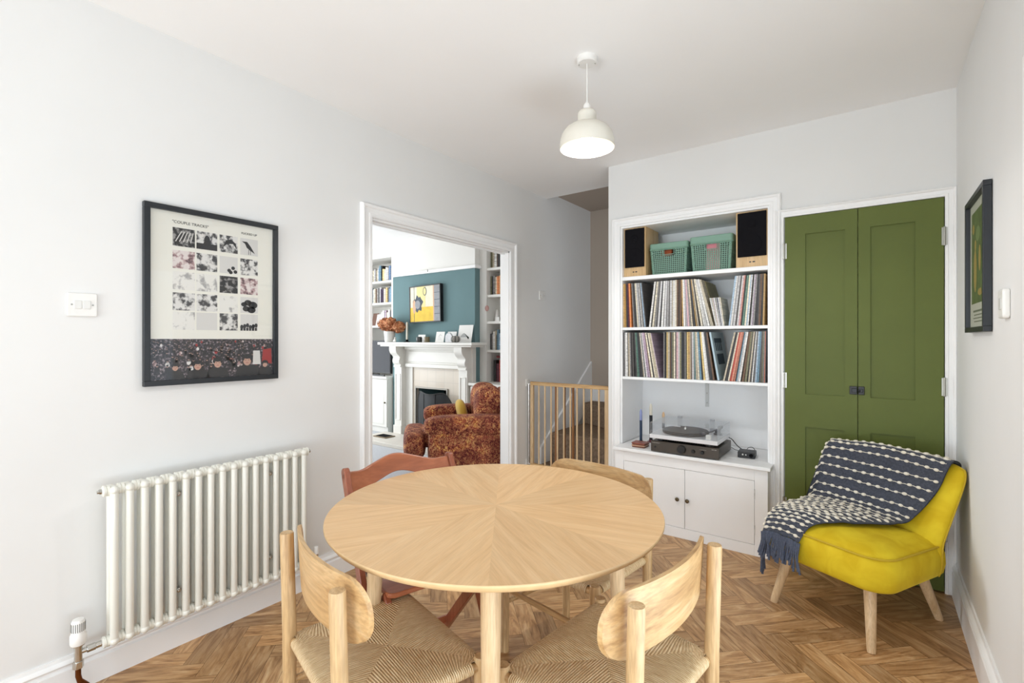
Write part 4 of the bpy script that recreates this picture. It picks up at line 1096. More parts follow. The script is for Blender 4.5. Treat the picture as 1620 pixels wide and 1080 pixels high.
m = MB(); ringstack(m, [ring(.03, .243), ring(.006, .248), ring(-.004, .262), ring(-.010, .30), ring(-.008, .345), ring(.0, .375, .004), ring(.010, .388, .006), ring(.03, .400, .006), ring(.07, .414, .006), ring(.12, .424, .004), ring(.18, .430, 0), ring(.24, .432, 0)])
m.build('seat', YEL, ac, angle=180)
m = MB(); m.tube([(x*1.003, y*1.003, .384+.005*(y/D_)) for x, y in base], .0042, 8, closed=True); m.build('piping', YPIPE, ac)
def yfront(z): return -.150 - max(z-.40, -.03)*.36
def back_fn(T):
    H2, zc, W2 = .238, .486, .283
    def f(u, v, s_):
        uu, vv = sin(u*pi/2), sin(v*pi/2)
        x = W2*uu*sqrt(1-.10*abs(vv)**8); z = zc + H2*vv*sqrt(1-.14*max(0, vv)*abs(uu)**8)
        if vv > 0: z += .006*(1-uu*uu)
        e = max(0, (1-abs(uu)**7)*(1-abs(vv)**7))**.38
        ymid = yfront(z) - T
        y = ymid + s_*T*e + .030*(uu*uu) - .012
        return Vector((x*(1+.06*max(0, z-.4)) - .13*max(0, z-.4), y, z))
    return f
def pillow(m, f, nu=24, nv=24):
    for s_ in (1, -1): m.grid(lambda i, j: f(-1+2*i/nu, -1+2*j/nv, s_), nu, nv)
m = MB(); bf = back_fn(.040); pillow(m, bf); m.build('backrest', YEL, ac, weld=True, angle=180)
m = MB(); P = [bf(-1, -1+2*j/24, 1) for j in range(1, 25)] + [bf(-1+2*i/24, 1, 1) for i in range(1, 25)] + [bf(1, 1-2*j/24, 1) for j in range(1, 24)]
m.tube([p+Vector((0, .004, 0)) for p in P], .0042, 8); m.build('piping', YPIPE, ac)
for sx in (-1, 1):
    for sy in (-1, 1):
        l = MB(); l.tube([(sx*.175, sy*.185, .262), (sx*.216, (.252 if sy > 0 else -.285), .012), (sx*.2175, (.254 if sy > 0 else -.288), 0)], [.025, .0165, .015], 20); l.build('leg', PINE, ac)

# the throw ------------------------------------------------------------------
th = thing('knitted_throw', 'slate blue throw with cream bobble rows draped over the yellow chair', 'throw', tuple(ac.location), -117.5-90)
Ox = [(.275,-.355,.56),(.285,-.345,.70),(.288,-.250,.742),(.293,-.205,.62),(.288,-.155,.46),(.282,-.03,.440),(.276,.09,.440),(.270,.17,.430),(.256,.240,.402),(.245,.292,.345)]
Ix = [(-.20,-.360,.58),(-.235,-.345,.705),(-.235,-.250,.735),(-.215,-.205,.60),(-.165,-.128,.462),(-.13,-.03,.450),(-.07,.07,.448),(-.005,.155,.445),(.045,.235,.425),(.065,.296,.352)]
Hx = [(.288,-.345,.52),(.300,-.335,.64),(.306,-.25,.69),(.308,-.19,.58),(.300,-.10,.41),(.296,.0,.36),(.290,.10,.345),(.282,.17,.335),(.268,.235,.318),(.252,.275,.300)]
def cr(L, t):
    n = len(L)-1; t = max(0, min(.99999, t))*n; i = int(t); f = t-i
    p = [Vector(L[max(0, min(n, i+k))]) for k in (-1, 0, 1, 2)]
    return .5*((2*p[1])+(-p[0]+p[2])*f+(2*p[0]-5*p[1]+4*p[2]-p[3])*f*f+(-p[0]+3*p[1]-3*p[2]+p[3])*f**3)
def TP(a, b, off=0):
    """a: 0 hanging edge .. 1 inner edge; b along the throw"""
    h, o, i_ = cr(Hx, b), cr(Ox, b), cr(Ix, b)
    if a < .16: p = h.lerp(o, a/.16); p.x += .004*sin(pi*a/.16)
    else:
        f = (a-.16)/.84; p = o.lerp(i_, f)
        n_ = len(Ox)-1; tb_ = b*n_
        # follow the chair: keep over the domed top edge
        if 3.4 <= tb_: p.z += .020*sin(pi*f)**.7*min(1, tb_-3.4)*(1 if tb_ < 7.5 else .75)
        elif tb_ > 1.2: p.y += -.022*sin(pi*f) if tb_ < 3.4 else 0
        if .8 < tb_ < 2.6: p.z += .012*sin(pi*f)
    if b*9 < 4.4: p.x -= .13*max(0, p.z-.4)
    w1 = noise.noise(Vector((a*5, b*9, 3.1)))*.010 + noise.noise(Vector((a*13, b*20, 7.7)))*.004
    if 3.2 < b*9 < 7.8: p.z += abs(w1)
    else: p.z += w1*.4; p.y += abs(w1)*.8
    return p
def TN(a, b):
    e = .004; d1 = TP(min(1, a+e), b)-TP(max(0, a-e), b); d2 = TP(a, min(1, b+e))-TP(a, max(0, b-e))
    n_ = d2.cross(d1)
    if n_.length < 1e-9: return Vector((0, 0, 1))
    n_.normalize(); return n_ if (n_.z > 0 or (n_.y > 0 and abs(n_.z) < .3)) else -n_
SLATE = mat('slate_wool', (68, 71, 81), .95, spec=.1, nscale=120, namt=.28, bump=.6, bscale=500, sheen=.2)
TUFT = mat('cream_wool', (226, 218, 202), .95, spec=.1)
m = MB(); nu, nv = 44, 120
m.grid(lambda i, j: TP(i/nu, j/nv)+TN(i/nu, j/nv)*.003, nu, nv, 0); m.grid(lambda i, j: TP(i/nu, j/nv)-TN(i/nu, j/nv)*.003, nu, nv, 0)
rg = random.Random(3); m2 = m
rows = 30
for r_ in range(1, rows):
    b = r_/rows
    pts = []
    n_ = 60
    for k in range(n_+1):
        a = .02+.96*k/n_; a2 = a; pts.append(TP(a2, b)+TN(a2, b)*.0045)
    m.tube([p+Vector((0,0,.0008*(-1)**i)) for i, p in enumerate(pts)], .0017, 5, 1)
    Ltot = sum((pts[i+1]-pts[i]).length for i in range(n_)); step = .040; pos = step*(.25+.5*(r_ % 2)); acc = 0
    for i in range(n_):
        d = (pts[i+1]-pts[i]).length
        while acc+d > pos:
            f = (pos-acc)/d; c = pts[i].lerp(pts[i+1], f); dr = (pts[i+1]-pts[i]).normalized(); nn = TN(.02+.96*(i+f)/n_, b); bb = dr.cross(nn).normalized()
            q = 1+.25*(rg.random()-.5)
            M = Matrix((( dr.x, bb.x, nn.x, c.x), (dr.y, bb.y, nn.y, c.y), (dr.z, bb.z, nn.z, c.z), (0,0,0,1)))
            m2.ball((0, 0, .001), .0078*q, 1, 8, 6, (1.45, .95, .75), M); pos += step*(.9+.2*rg.random())
        acc += d
m.build('cloth', [SLATE, TUFT], th, angle=180, recalc=False)
m = MB()
def strand(p, L, lean):
    pts = []; rr = .0036
    for k in range(6):
        f = k/5; pts.append(p + Vector((lean[0]*f + .004*sin(f*5+p.x*90), lean[1]*f + .003*cos(f*6+p.x*50), -L*f)))
    m.tube(pts, [rr, rr*1.1, rr, rr*.95, rr*1.1, rr*1.5], 6)
for k in range(15):
    a = .16+.84*k/14; p = TP(a, .998); cl = .010*sin(k*2.1); L_ = .10+.035*rg.random()
    for q in range(3): strand(p+Vector((.004*(q-1), .006, .0)), L_*(1-.08*q), (cl+.004*(q-1)+.006*(rg.random()-.5), .008+.012*rg.random()))
for k in range(7):
    p = TP(.03, .76+.24*k/6)
    for q in range(3): strand(p+Vector((.004, .004*(q-1), 0)), .11+.06*(k > 3)+.02*rg.random(), (.006, .010*(rg.random()-.5)))
m.build('fringe', mat('fringe_wool', (84, 90, 105), .95, spec=.1, nscale=200, namt=.3), th)

# =================================================================== THE LOUNGE
FW = mat('fireplace_white', (226, 224, 218), .45, nscale=4, namt=.01)
fp = thing('fireplace_surround', 'white wooden fireplace surround with scrolled brackets on the teal chimney wall', 'fireplace', (0, 0, 0))
m = MB(); m.box(-2.975, 4.175, 1.222, -1.30, 4.449, 1.254).box(-2.95, 4.20, 1.200, -1.33, 4.449, 1.222); m.build('mantel_shelf', FW, fp, bevel=.004)
m = MB(); m.box(-2.80, 4.385, 0, -2.52, 4.449, 1.20).box(-1.66, 4.385, 0, -1.47, 4.449, 1.20).box(-2.52, 4.385, .93, -1.66, 4.449, 1.20); m.build('backboard', FW, fp, bevel=.003)
for x0, x1 in ((-2.79, -2.65), (-1.625, -1.49)):
    m = MB(); m.box(x0, 4.31, .15, x1, 4.386, .945).box(x0-.008, 4.295, 0, x1+.008, 4.386, .15)
    m.box(x0+.02, 4.302, .22, x0+.03, 4.31, .84).box(x1-.03, 4.302, .22, x1-.02, 4.31, .84).box(x0+.03, 4.302, .83, x1-.03, 4.31, .84).box(x0+.03, 4.302, .22, x1-.03, 4.31, .23)
    m.build('pilaster', FW, fp, bevel=.003)
    pr = [(4.386, .925), (4.292, .925), (4.292, .945), (4.305, .955), (4.286, .968), (4.272, .990), (4.270, 1.015), (4.280, 1.035), (4.285, 1.055), (4.270, 1.075), (4.245, 1.095), (4.226, 1.12), (4.216, 1.15), (4.216, 1.20), (4.386, 1.20)]
    m = MB(); m.prism(pr, x0+.005, x1-.005, 'x'); m.build('scroll_bracket', FW, fp, angle=60)
m = MB(); m.box(-2.62, 4.335, 1.160, -1.655, 4.386, 1.20).box(-2.62, 4.345, .93, -1.655, 4.386, .975).box(-2.62, 4.375, .975, -1.655, 4.386, 1.160).box(-2.58, 4.362, 1.0, -1.69, 4.376, 1.135); m.build('frieze', FW, fp, bevel=.003)
k = N('cream_tiles'); tc = k.n('ShaderNodeTexCoord'); mp = k.n('ShaderNodeMapping'); mp.inputs['Rotation'].default_value = (R(90), 0, 0); k.l(tc, 'Object', mp, 0)
br = k.n('ShaderNodeTexBrick'); br.offset = 0; br.inputs['Scale'].default_value = 1; br.inputs['Brick Width'].default_value = .15; br.inputs['Row Height'].default_value = .15; br.inputs['Mortar Size'].default_value = .003
br.inputs['Color1'].default_value = srgb((212, 202, 188)); br.inputs['Color2'].default_value = srgb((204, 192, 176)); br.inputs['Mortar'].default_value = srgb((196, 188, 176)); k.l(mp, 0, br, 0); k.l(br, 0, k.b, 'Base Color'); k.b.inputs['Roughness'].default_value = .35
TILE = k.m
m = MB(); m.box(-2.52, 4.40, .05, -2.47, 4.452, .93).box(-1.89, 4.40, .05, -1.66, 4.452, .93).box(-2.47, 4.40, .66, -1.89, 4.452, .93).box(-2.65, 4.40, .05, -2.52, 4.452, .93); m.build('tile_panel', TILE, fp)
m = MB(); frame_boxes(m, -2.475, -1.885, .05, .675, .018, 4.385, 4.402, 'y'); m.build('firebox_frame', mat('frame_steel', (150, 146, 138), .4, .6), fp)
he = MB(); he.box(-2.95, 3.80, 0, -1.45, 4.295, .045); tag(he.build('hearth', mat('hearth_tile', (206, 200, 190), .5, nscale=8, namt=.04), bevel=.004), 'pale stone hearth slab in front of the fireplace', 'hearth')
hv = MB(); hv.box(-2.80, 3.97, .0455, -2.56, 4.13, .056).box(-2.77, 3.99, .0560, -2.59, 4.11, .060, 1); tag(hv.build('hearth_tray', [mat('vent_bronze', (120, 104, 80), .5), DARK]), 'brown tray lying at the left end of the hearth', 'tray')
# fire guard
k = N('guard_mesh'); k.b.inputs['Base Color'].default_value = srgb((36, 37, 40)); k.b.inputs['Roughness'].default_value = .6; k.b.inputs['Alpha'].default_value = .88; GM = k.m
fg = thing('fire_guard', 'dark curved mesh fire guard standing in front of the firebox', 'fire guard', (-2.02, 4.20, .046))
def gz(x): u = x/.30; return .60 - .035*math.exp(-(u/.5)**2)*1.0 - .34*max(0, abs(u)-.62)**2*3
def gy(x): return .10*(x/.30)**2
m = MB(); m.grid(lambda i, j: Vector((-.30+.60*i/24, gy(-.30+.60*i/24), .012+(gz(-.30+.60*i/24)-.012)*j/4)), 24, 4); m.build('mesh_panel', GM, fg, angle=180)
m = MB(); pts = [(-.30, gy(.3), 0)] + [(-.30+.60*i/24, gy(-.30+.60*i/24), gz(-.30+.60*i/24)) for i in range(25)] + [(.30, gy(.3), 0)]; m.tube(pts, .007, 8); m.tube([(-.30+.60*i/24, gy(-.30+.60*i/24), .010) for i in range(25)], .006, 8)
for x in (-.10, .10): m.tube([(x, gy(x)-.004, .01), (x, gy(x)-.004, gz(x))], .003, 6)
m.build('frame', BLACK, fg)
# painting over the mantel
pa = thing('painting', 'abstract yellow and grey painting hung on the teal chimney wall', 'painting', (-2.587, 4.449, 1.508)); pa.rotation_euler = (0, R(-1.2), 0)
PW, PH = .575, .48
m = MB(); m.box(0, -.055, 0, PW, -.004, .012).box(0, -.055, PH-.012, PW, -.004, PH).box(0, -.055, .012, .012, -.004, PH-.012).box(PW-.012, -.055, .012, PW, -.004, PH-.012); m.build('frame', BLACK, pa)
m = MB(); m.box(.012, -.048, .012, PW-.012, -.01, PH-.012, 0)
def pz(x0, z0, x1, z1, mi, d=.001): m.box(x0, -.048-d, z0, x1, -.047, z1, mi)
def pb(pts, mi, d): m.prism([(x, z) for x, z in pts], -.048-d, -.047, 'y', mi)
pz(.012, .012, .44, .20, 1); pz(.14, .20, .30, .468, 2); pz(.46, .012, .563, .468, 3, .0012); pz(.440, .012, .46, .468, 5, .0013); pz(.085, .012, .092, .468, 4, .0014)
for i in range(4): pz(.46, .10+i*.09, .563, .106+i*.09, 4, .0016)
pb([(.16+ (.085+.018*sin(5*t_))*cos(t_), .245+(.10+.02*cos(7*t_))*sin(t_)) for t_ in [2*pi*q/28 for q in range(28)]], 4, .0018)
pb([(.155+.05*cos(t_), .235+.055*sin(t_)) for t_ in [2*pi*q/16 for q in range(16)]], 3, .0026)
pb([(.09+.03*cos(t_), .21+.09*sin(t_)) for t_ in [2*pi*q/16 for q in range(16)]], 5, .0022)
pb([(.29+.034*cos(t_), .40+.055*sin(t_)) for t_ in [2*pi*q/16 for q in range(16)]], 4, .0020); pb([(.29+.025*cos(t_), .40+.045*sin(t_)) for t_ in [2*pi*q/16 for q in range(16)]], 2, .0028)
m.build('canvas', [mat('canvas_cream', (226, 218, 196), .8, nscale=14, namt=.06), mat('canvas_yellow', (226, 190, 76), .8, nscale=14, namt=.12), mat('canvas_pale_yellow', (224, 212, 152), .8), mat('canvas_grey', (148, 150, 154), .8, nscale=20, namt=.12), mat('canvas_slate', (78, 86, 96), .8, nscale=30, namt=.3), mat('canvas_pink', (206, 170, 142), .8)], pa)
m = MB(); m.tube([(-2.27, 4.417, 2.20), (-2.27, 4.412, 2.185), (-2.27, 4.42, 2.165)], .004, 6); tag(m.build('picture_hook', STEEL), 'metal picture hook on the rail above the painting', 'hook')
# things on the mantel
MZ = 1.2545
v = MB(); v.lathe([(0, 0), (.060, 0), (.066, .01), (.072, .08), (.078, .145), (.074, .145), (.066, .02), (0, .015)], 32, cen=(-2.875, 4.30, MZ)); tag(v.build('vase', mat('white_ceramic', (226, 226, 222), .3)), 'white ceramic vase holding dried flowers on the mantel', 'vase')
DRY = mat('dried_petals', (178, 112, 74), .85, nscale=26, namt=.35); DRY2 = mat('dried_petals_pale', (204, 148, 106), .85, nscale=26, namt=.3)
f = thing('dried_hydrangea', 'bunch of dried rust-coloured hydrangeas in the white mantel vase', 'dried flowers', (-2.875, 4.30, MZ))
rg = random.Random(8)
for hi, (cx, cyy, cz, rr) in enumerate(((-.10, .0, .245, .105), (.04, -.02, .25, .10), (.16, .02, .20, .095), (-.01, .05, .19, .09))):
    m = MB()
    for i in range(240):
        t_ = rg.random()*2*pi; ph_ = math.acos(1-2*rg.random()); d = Vector((sin(ph_)*cos(t_), sin(ph_)*sin(t_), cos(ph_)*.85)); c = Vector((cx, cyy, cz)) + d*rr*(.82+.18*rg.random())
        u = d.cross(Vector((rg.random()-.5, rg.random()-.5, rg.random()-.5))).normalized(); w_ = (d*.5+u.cross(d)*.9).normalized(); s_ = .011+.007*rg.random()
        m.add([c-u*s_, c+w_*s_*1.1, c+u*s_, c-w_*s_], [(0,1,2,3)], i % 2)
    m.ball((cx, cyy, cz), rr*.78, 0, 12, 8); m.build('flower_head', [DRY, DRY2], f, recalc=False)
    m = MB(); m.tube([(cx*.15, cyy*.2, .02), (cx*.4, cyy*.5, .12), (cx, cyy, cz)], .003, 6); m.build('stem', mat('dry_stem', (110, 84, 56), .9), f)
t = thing('candle', 'tall ivory candle in a dark holder on the mantel beside the flowers', 'candle', (-2.565, 4.33, MZ))
m = MB(); m.lathe([(0, 0), (.042, 0), (.042, .006), (.016, .012), (.018, .035), (0, .035)], 20); m.build('candle_holder', DARK, t)
m = MB(); m.lathe([(.013, .03), (.0125, .25), (.008, .262), (0, .268)], 16); m.build('wax', IVORY, t)
t = MB(); t.lathe([(0, 0), (.035, 0), (.038, .01), (.038, .062), (.030, .070), (.0, .070)], 20, cen=(-2.30, 4.30, MZ)); tag(t.build('glass_jar', mat('dark_glass', (60, 62, 62), .15)), 'small dark glass jar beside the white card on the mantel', 'jar')
def card(label, x, y, w_, h, z=MZ, mats=None, tilt=-12, marks=0, nm='greeting_card', cat='card'):
    o = thing(nm, label, cat, (x, y, z)); o.rotation_euler = (R(tilt), 0, 0)
    m = MB(); m.box(0, 0, .0005, w_, .004, h); m.build('board', mats or mat('card_white', (224, 222, 218), .7), o)
    if marks:
        m = MB()
        if marks == 1:
            for i in range(3): m.box(w_*.25, -.001, h*(.25+.12*i), w_*(.75-.1*i), 0, h*(.27+.12*i))
            m.tube([(w_*.35, -.001, h*.55), (w_*.5, -.001, h*.75), (w_*.68, -.001, h*.6)], .002, 6)
        else:
            m.box(w_*.12, -.001, h*.12, w_*.88, 0, h*.125); m.prism([(w_*.2+w_*.6*(q/8), h*(.35+.18*sin(q*.55))) for q in range(9)] + [(w_*.8, h*.3), (w_*.2, h*.3)], -.0012, 0, 'y')
        m.build('drawing', mat('card_grey_print', (170, 170, 168), .8), o)
    return o
card('small white card leaning behind the dark jar on the mantel', -2.40, 4.36, .13, .10)
t = MB(); t.lathe([(0, 0), (.034, 0), (.036, .07), (.032, .07), (.030, .008), (0, .008)], 20, cen=(-2.18, 4.32, MZ)); tag(t.build('tumbler', mat('bronze_glass', (120, 106, 78), .3)), 'bronze tumbler in the middle of the mantel', 'tumbler')
card('white card with small drawing, left of the arched card on the mantel', -2.045, 4.33, .145, .135, marks=1)
card('white card standing behind the grey arch ornament on the mantel', -1.878, 4.36, .15, .135)
t = MB(); ap = [(-.056, 0), (.056, 0)] + [(.056*cos(R(a)), .06+.056*sin(R(a))) for a in range(0, 181, 15)]
t.prism([(x-1.775, z+MZ) for x, z in ap], 4.29, 4.315, 'y'); tag(t.build('arch_ornament', mat('grey_marble', (196, 196, 198), .4, nscale=40, namt=.12), bevel=.002), 'grey arch-shaped ornament in front of a white card on the mantel', 'ornament')
card('tall white art card at the right end of the mantel', -1.69, 4.35, .225, .215, marks=2)
t = MB()
for i in range(14):
    a = 2*pi*i/14; t.ball((-1.622+.026*cos(a), 4.25+.026*sin(a), MZ+.040), .036, i % 2, 8, 8, (.9, .9, 1.05))
t.ball((-1.622, 4.25, MZ+.040), .056, 0, 20, 12, (1, 1, .7)); tag(t.build('ribbed_ornament', [mat('dark_ribbed', (84, 82, 78), .4), mat('pale_rib', (150, 146, 138), .4)]), 'dark ribbed round ornament in front of the tall art card', 'ornament')
t = MB(); t.ball((-2.735, 4.27, MZ+.022), .022, 0, 14, 10, (.9, .8, 1)); t.ball((-2.728, 4.27, MZ+.054), .013, 0, 12, 8); t.prism([(-2.755, MZ+.03), (-2.775, MZ+.006), (-2.745, MZ+.012)], 4.265, 4.275, 'y'); t.ball((-2.715, 4.262, MZ+.054), .005, 1, 8, 6)
tag(t.build('bird_ornament', [PLAS, BLACK]), 'small white bird ornament right of the vase on the mantel', 'ornament')

# --- alcove shelving, cabinets, television ------------------------------------------------
def alcove(name, label, x0, x1, zsh, ztop, strips):
    t = thing(name, label, 'shelving', (0, 0, 0)); m = MB(); m.box(x0, LY1-.02, .70, x1, LY1-.001, HL-.002); m.build('back_panel', LWALL, t)
    m = MB()
    for a, b in strips: m.box(a, YA-.002, .78, b, LY1-.02, ztop)
    m.box(x0, YA-.002, ztop, x1, LY1-.02, HL-.002); m.build('frame', LWALL, t)
    for z in zsh:
        m = MB(); m.box(x0+.002, YA+.01, z-.030, x1-.002, LY1-.021, z); m.build('shelf', LWALL, t, bevel=.002)
    return t
alcove('alcove_shelving', 'white alcove bookshelves left of the chimney above the television', -4.39, BX0-.002, (2.140, 1.825, 1.495), 2.465, ((-3.13, BX0-.002),))
alcove('alcove_shelving', 'white alcove bookshelves right of the chimney beside the armchair', BX1+.002, -.085, (2.152, 1.828, 1.508, 1.165), 2.52, ((BX1+.002, -1.383), (-.20, -.085)))
def cab(label, x0, x1, y0, dw):
    t = thing('alcove_cabinet', label, 'cabinet', (x0, y0, 0)); wd = x1-x0
    m = MB(); m.box(0, .02, 0, wd, LY1-y0-.022, .748); m.build('body', FW, t); m = MB(); m.box(-.015 if x0 > -3 else 0, -.02, .748, wd+(.012 if x0 < -3 else 0), LY1-y0-.022, .778); m.build('top', FW, t, bevel=.004)
    n = max(1, int(wd/.5)); 
    for i in range(n):
        a = wd*i/n+.004; b = wd*(i+1)/n-.004; m = MB(); m.box(a, 0, .08, b, .019, .735); m.box(a+.06, -.004, .12, b-.06, -.0005, .127).box(a+.06, -.004, .69, b-.06, -.0005, .697).box(a+.06, -.004, .127, a+.067, -.0005, .69).box(b-.067, -.004, .127, b-.06, -.0005, .69)
        dd = m.build('cabinet_door', FW, t, bevel=.002); k_ = MB(); k_.ball((b-.03, -.012, .42), .012); k_.build('knob', BRASS, dd)
cab('white panelled cabinet under the television', -4.38, -3.01, 4.36, .5); cab('white cabinet under the right alcove shelves behind the armchair', BX1+.03, -.09, 4.33, .5)
tv = thing('television', 'flat black television on the left alcove cabinet', 'television', (-4.14, 4.47, .779))
m = MB(); m.box(0, 0, .03, 1.07, .035, .50); m.build('casing', BLACK, tv, bevel=.003); m = MB(); m.box(.012, -.002, .045, 1.058, 0, .488); m.build('screen', mat('tv_screen', (12, 15, 26), .1, spec=.10), tv); m = MB(); m.box(.35, -.06, 0, .72, .10, .012).box(.5, .005, .01, .57, .03, .04); m.build('stand', BLACK, tv)
sb = MB(); sb.box(-3.80, 4.375, .780, -3.09, 4.395, .80); tag(sb.build('sound_bar', BLACK, bevel=.002), 'thin black bar lying in front of the television', 'sound bar')
def books(x, x1, z, cols, side, shelf, hmin, hmax, y=4.60, lim=99, tmin=.016, tmax=.042):
    rg = random.Random(int(x*1000)+int(z*100)); n = 0; i = 0
    while n < lim:
        t_ = round(tmin+(tmax-tmin)*rg.random(), 3)
        if x+t_ > x1: break
        h = hmin+(hmax-hmin)*rg.random(); m = MB(); m.box(-t_/2, 0, 0, -t_/2+.003, .17, h).box(t_/2-.003, 0, 0, t_/2, .17, h).box(-t_/2+.003, 0, 0, t_/2-.003, .004, h); n += 1
        o = m.build('book', BOOKM, loc=(x+t_/2, y+.02*rg.random(), z+.0006)); c = cols[i % len(cols)]; o.color = srgb(NAMES[c])
        tag(o, f'{c} book, {ORD(n)} from the left on the {shelf} shelf of the {side} alcove', 'book', f'books on the {shelf} shelf of the {side} alcove')
        m = MB(); m.box(-t_/2+.003, .004, .004, t_/2-.003, .165, h-.004); m.build('pages', PAGES, o); x += t_+.001; i += 1
books(-3.70, -3.135, 2.140, ['dark grey','white','cream','pale grey','beige','white','blue','steel blue','black','yellow','cream','white','white','mid grey','blue'], 'left', 'top', .17, .24)
books(-3.70, -3.135, 1.825, ['blue','steel blue','white','cream','beige','brown','white','charcoal','pale grey','purple','purple','cream','gold','yellow','dark grey'], 'left', 'second', .20, .235)
books(-3.44, -3.135, 1.495, ['white','pale grey','lilac','cream','white','charcoal','white','beige'], 'left', 'third', .18, .24, lim=9)
card('brown-framed photo leaning on the third shelf of the left alcove', -3.66, 4.60, .13, .19, 1.4955, mat('brown_photo_frame', (104, 70, 54), .6), nm='photo_frame', cat='photo frame')
card('pale picture card in front of books on the left alcove', -3.55, 4.59, .12, .17, 1.4955, marks=1)
books(-1.380, -1.02, 2.152, ['olive','beige','white','brown','charcoal','white','pale grey','dark green','charcoal'], 'right', 'top', .21, .26)
books(-1.375, -1.02, 1.828, ['olive','charcoal','mid grey','cream','orange','orange','tan'], 'right', 'second', .20, .245, tmax=.03)
books(-1.378, -1.02, 1.165, ['charcoal','mid grey','white','beige','black','steel blue','light blue','charcoal'], 'right', 'fourth', .18, .25, tmax=.03)
books(-1.33, -1.05, .779, ['black','dark maroon','red','pink','red','dark maroon'], 'right', 'lowest', .22, .28, tmax=.045)
t = MB(); t.box(-1.285, 4.61, 1.068, -1.05, 4.75, 1.094); tag(t.build('book', mat('maroon_cover', (112, 40, 40), .6)), 'maroon book lying flat across the red books in the right alcove', 'book')
t = MB(); t.lathe([(0, 0), (.032, 0), (.016, .13), (0, .15)], 16, cen=(-1.315, 4.66, 1.509)); tag(t.build('cone_ornament', PLAS), 'white cone ornament on the third shelf of the right alcove', 'ornament')
t = MB(); t.ball((-1.215, 4.64, 1.509+.036), .036, 0, 16, 10); t.box(-1.285, 4.60, 1.5085, -1.235, 4.66, 1.56, 1); tag(t.build('gold_ornament', [mat('gold_glass', (140, 116, 50), .2, .6), PLAS]), 'gold and white trinkets beside the cone on the right alcove', 'ornament')
t = MB(); t.tube([(-1.365, 4.535, 1.815), (-1.367, 4.53, 1.70)], .0025, 6); t.ball((-1.367, 4.528, 1.665), .032, 1, 14, 8, (1, .3, 1.1)); tag(t.build('hanging_heart', [STEEL, mat('dusky_pink', (168, 128, 120), .6)]), 'small pink hanging decoration at the edge of the right alcove', 'decoration')

# --- patterned armchair --------------------------------------------------------------------
k = N('paisley_fabric'); tc = k.n('ShaderNodeTexCoord')
vo = k.n('ShaderNodeTexVoronoi'); vo.inputs['Scale'].default_value = 22; no = k.n('ShaderNodeTexNoise'); no.inputs['Scale'].default_value = 38; no.inputs['Detail'].default_value = 4; no.inputs['Distortion'].default_value = 2.2
n3 = k.n('ShaderNodeTexNoise'); n3.inputs['Scale'].default_value = 7; n3.inputs['Distortion'].default_value = 1.2
for q in (vo, no, n3): k.l(tc, 'Object', q, 0)
r1 = k.ramp(no, 'Fac', [(.38, srgb((96, 34, 28))), (.48, srgb((150, 70, 52))), (.56, srgb((182, 122, 84))), (.70, srgb((206, 164, 100)))])
r2 = k.ramp(n3, 'Fac', [(.42, (.62, .5, .5, 1)), (.55, (1, 1, 1, 1)), (.68, (1.3, 1.45, 1.0, 1))])
r3 = k.ramp(vo, 'Distance', [(.22, (1, 1, 1, 1)), (.40, (1, 1, 1, 1)), (.46, (.55, .45, .42, 1)), (.54, (1, 1, 1, 1))])
mx = k.n('ShaderNodeMix', data_type='RGBA', blend_type='MULTIPLY'); mx.inputs['Factor'].default_value = 1; k.l(r1, 0, mx, 6); k.l(r2, 0, mx, 7)
mx2 = k.n('ShaderNodeMix', data_type='RGBA', blend_type='MULTIPLY'); mx2.inputs['Factor'].default_value = 1; k.l(mx, 2, mx2, 6); k.l(r3, 0, mx2, 7)
k.l(mx2, 2, k.b, 'Base Color'); k.b.inputs['Roughness'].default_value = .9; PAIS = k.m
arm = thing('patterned_armchair', 'rust and gold paisley armchair in the lounge behind the doorway', 'armchair', (-.705, 3.455, 0), 227-90)
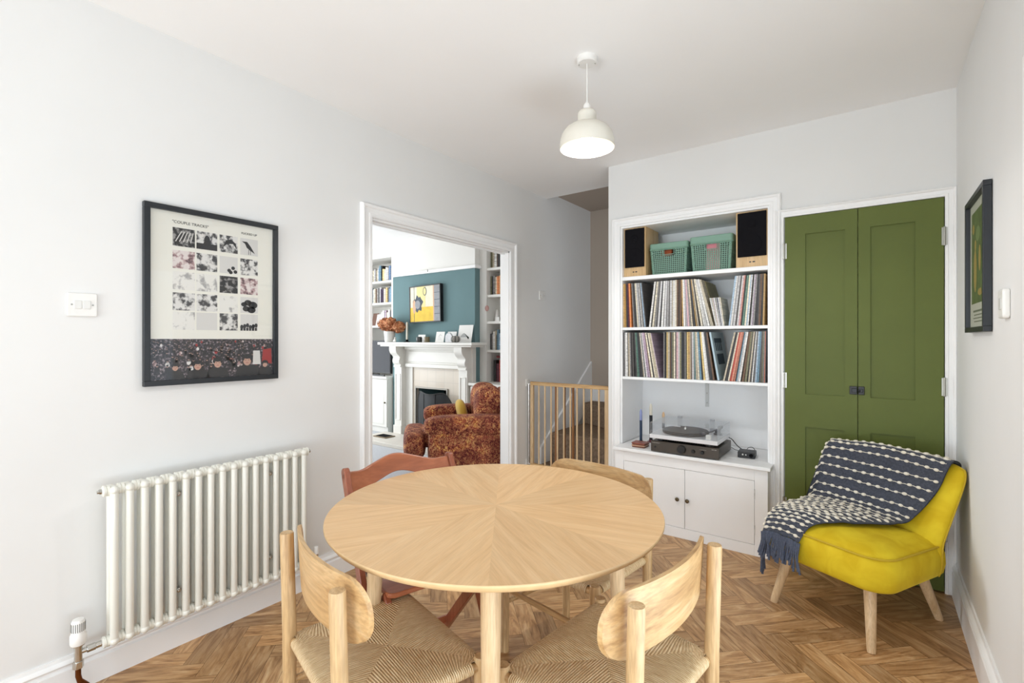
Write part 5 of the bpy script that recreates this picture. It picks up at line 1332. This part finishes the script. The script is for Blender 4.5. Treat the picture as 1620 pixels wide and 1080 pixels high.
def pbox(m, cx, cyy, cz, hx, hy, hz, k_=.22, p=6, n=14, top=None):
    """cushion-like rounded block"""
    for ax in range(3):
        for s_ in (-1, 1):
            def P(i, j):
                u, v = sin((-1+2*i/n)*pi/2*.999), sin((-1+2*j/n)*pi/2*.999); c = [0, 0, 0]; c[ax] = s_; c[(ax+1) % 3] = u; c[(ax+2) % 3] = v
                q = Vector(c); L = (abs(q.x)**p+abs(q.y)**p+abs(q.z)**p)**(1/p); q = q/L
                z = q.z*hz
                if top: z += top(q.x, q.y, q.z)
                return Vector((cx+q.x*hx, cyy+q.y*hy, cz+z))
            m.grid(P, n, n)
for s_, sy_ in ((-1, 0), (1, 0)):
    m = MB(); pbox(m, s_*.37, -.02, .30, .10, .40, .24, p=9); pbox(m, s_*.365, -.01, .545, .118, .43, .090, p=4); m.build('arm', PAIS, arm, weld=True, angle=180)
m = MB(); pbox(m, 0, -.02, .20, .30, .40, .15, p=10); m.build('base', PAIS, arm, weld=True, angle=180)
m = MB(); pbox(m, 0, .075, .40, .262, .43, .085, p=4.5); pbox(m, 0, .50, .36, .35, .10, .12, p=4); m.build('seat_cushion', PAIS, arm, weld=True, angle=180)
m = MB(); pbox(m, 0, -.36, .48, .42, .10, .33, p=5, top=lambda x, y, z: .03*(cos(x*pi*1.0)) if z > 0 else 0); m.build('back', PAIS, arm, weld=True, angle=180)
for s_ in (-1, 1):
    m = MB(); pbox(m, s_*.15, -.16, .67, .160, .13, .19, p=2.8, top=lambda x, y, z: .012*cos(x*2)); m.build('back_cushion', PAIS, arm, weld=True, angle=180)
for sx in (-1, 1):
    for sy in (-1, 1):
        m = MB(); m.cyl((sx*.36, sy*.32-.02, 0), (sx*.36, sy*.32-.02, .07), .02, .028); m.build('foot', DARK, arm)
cu = MB(); pbox(cu, 0, 0, 0, .14, .05, .125, p=2.6); o = cu.build('yellow_cushion', mat('mustard_cushion', (196, 162, 66), .9, sheen=.2), weld=True, angle=180, loc=(-.90, 3.57, .575), rot=(12, 0, -40)); tag(o, 'mustard yellow cushion tucked inside the arm of the patterned armchair', 'cushion')
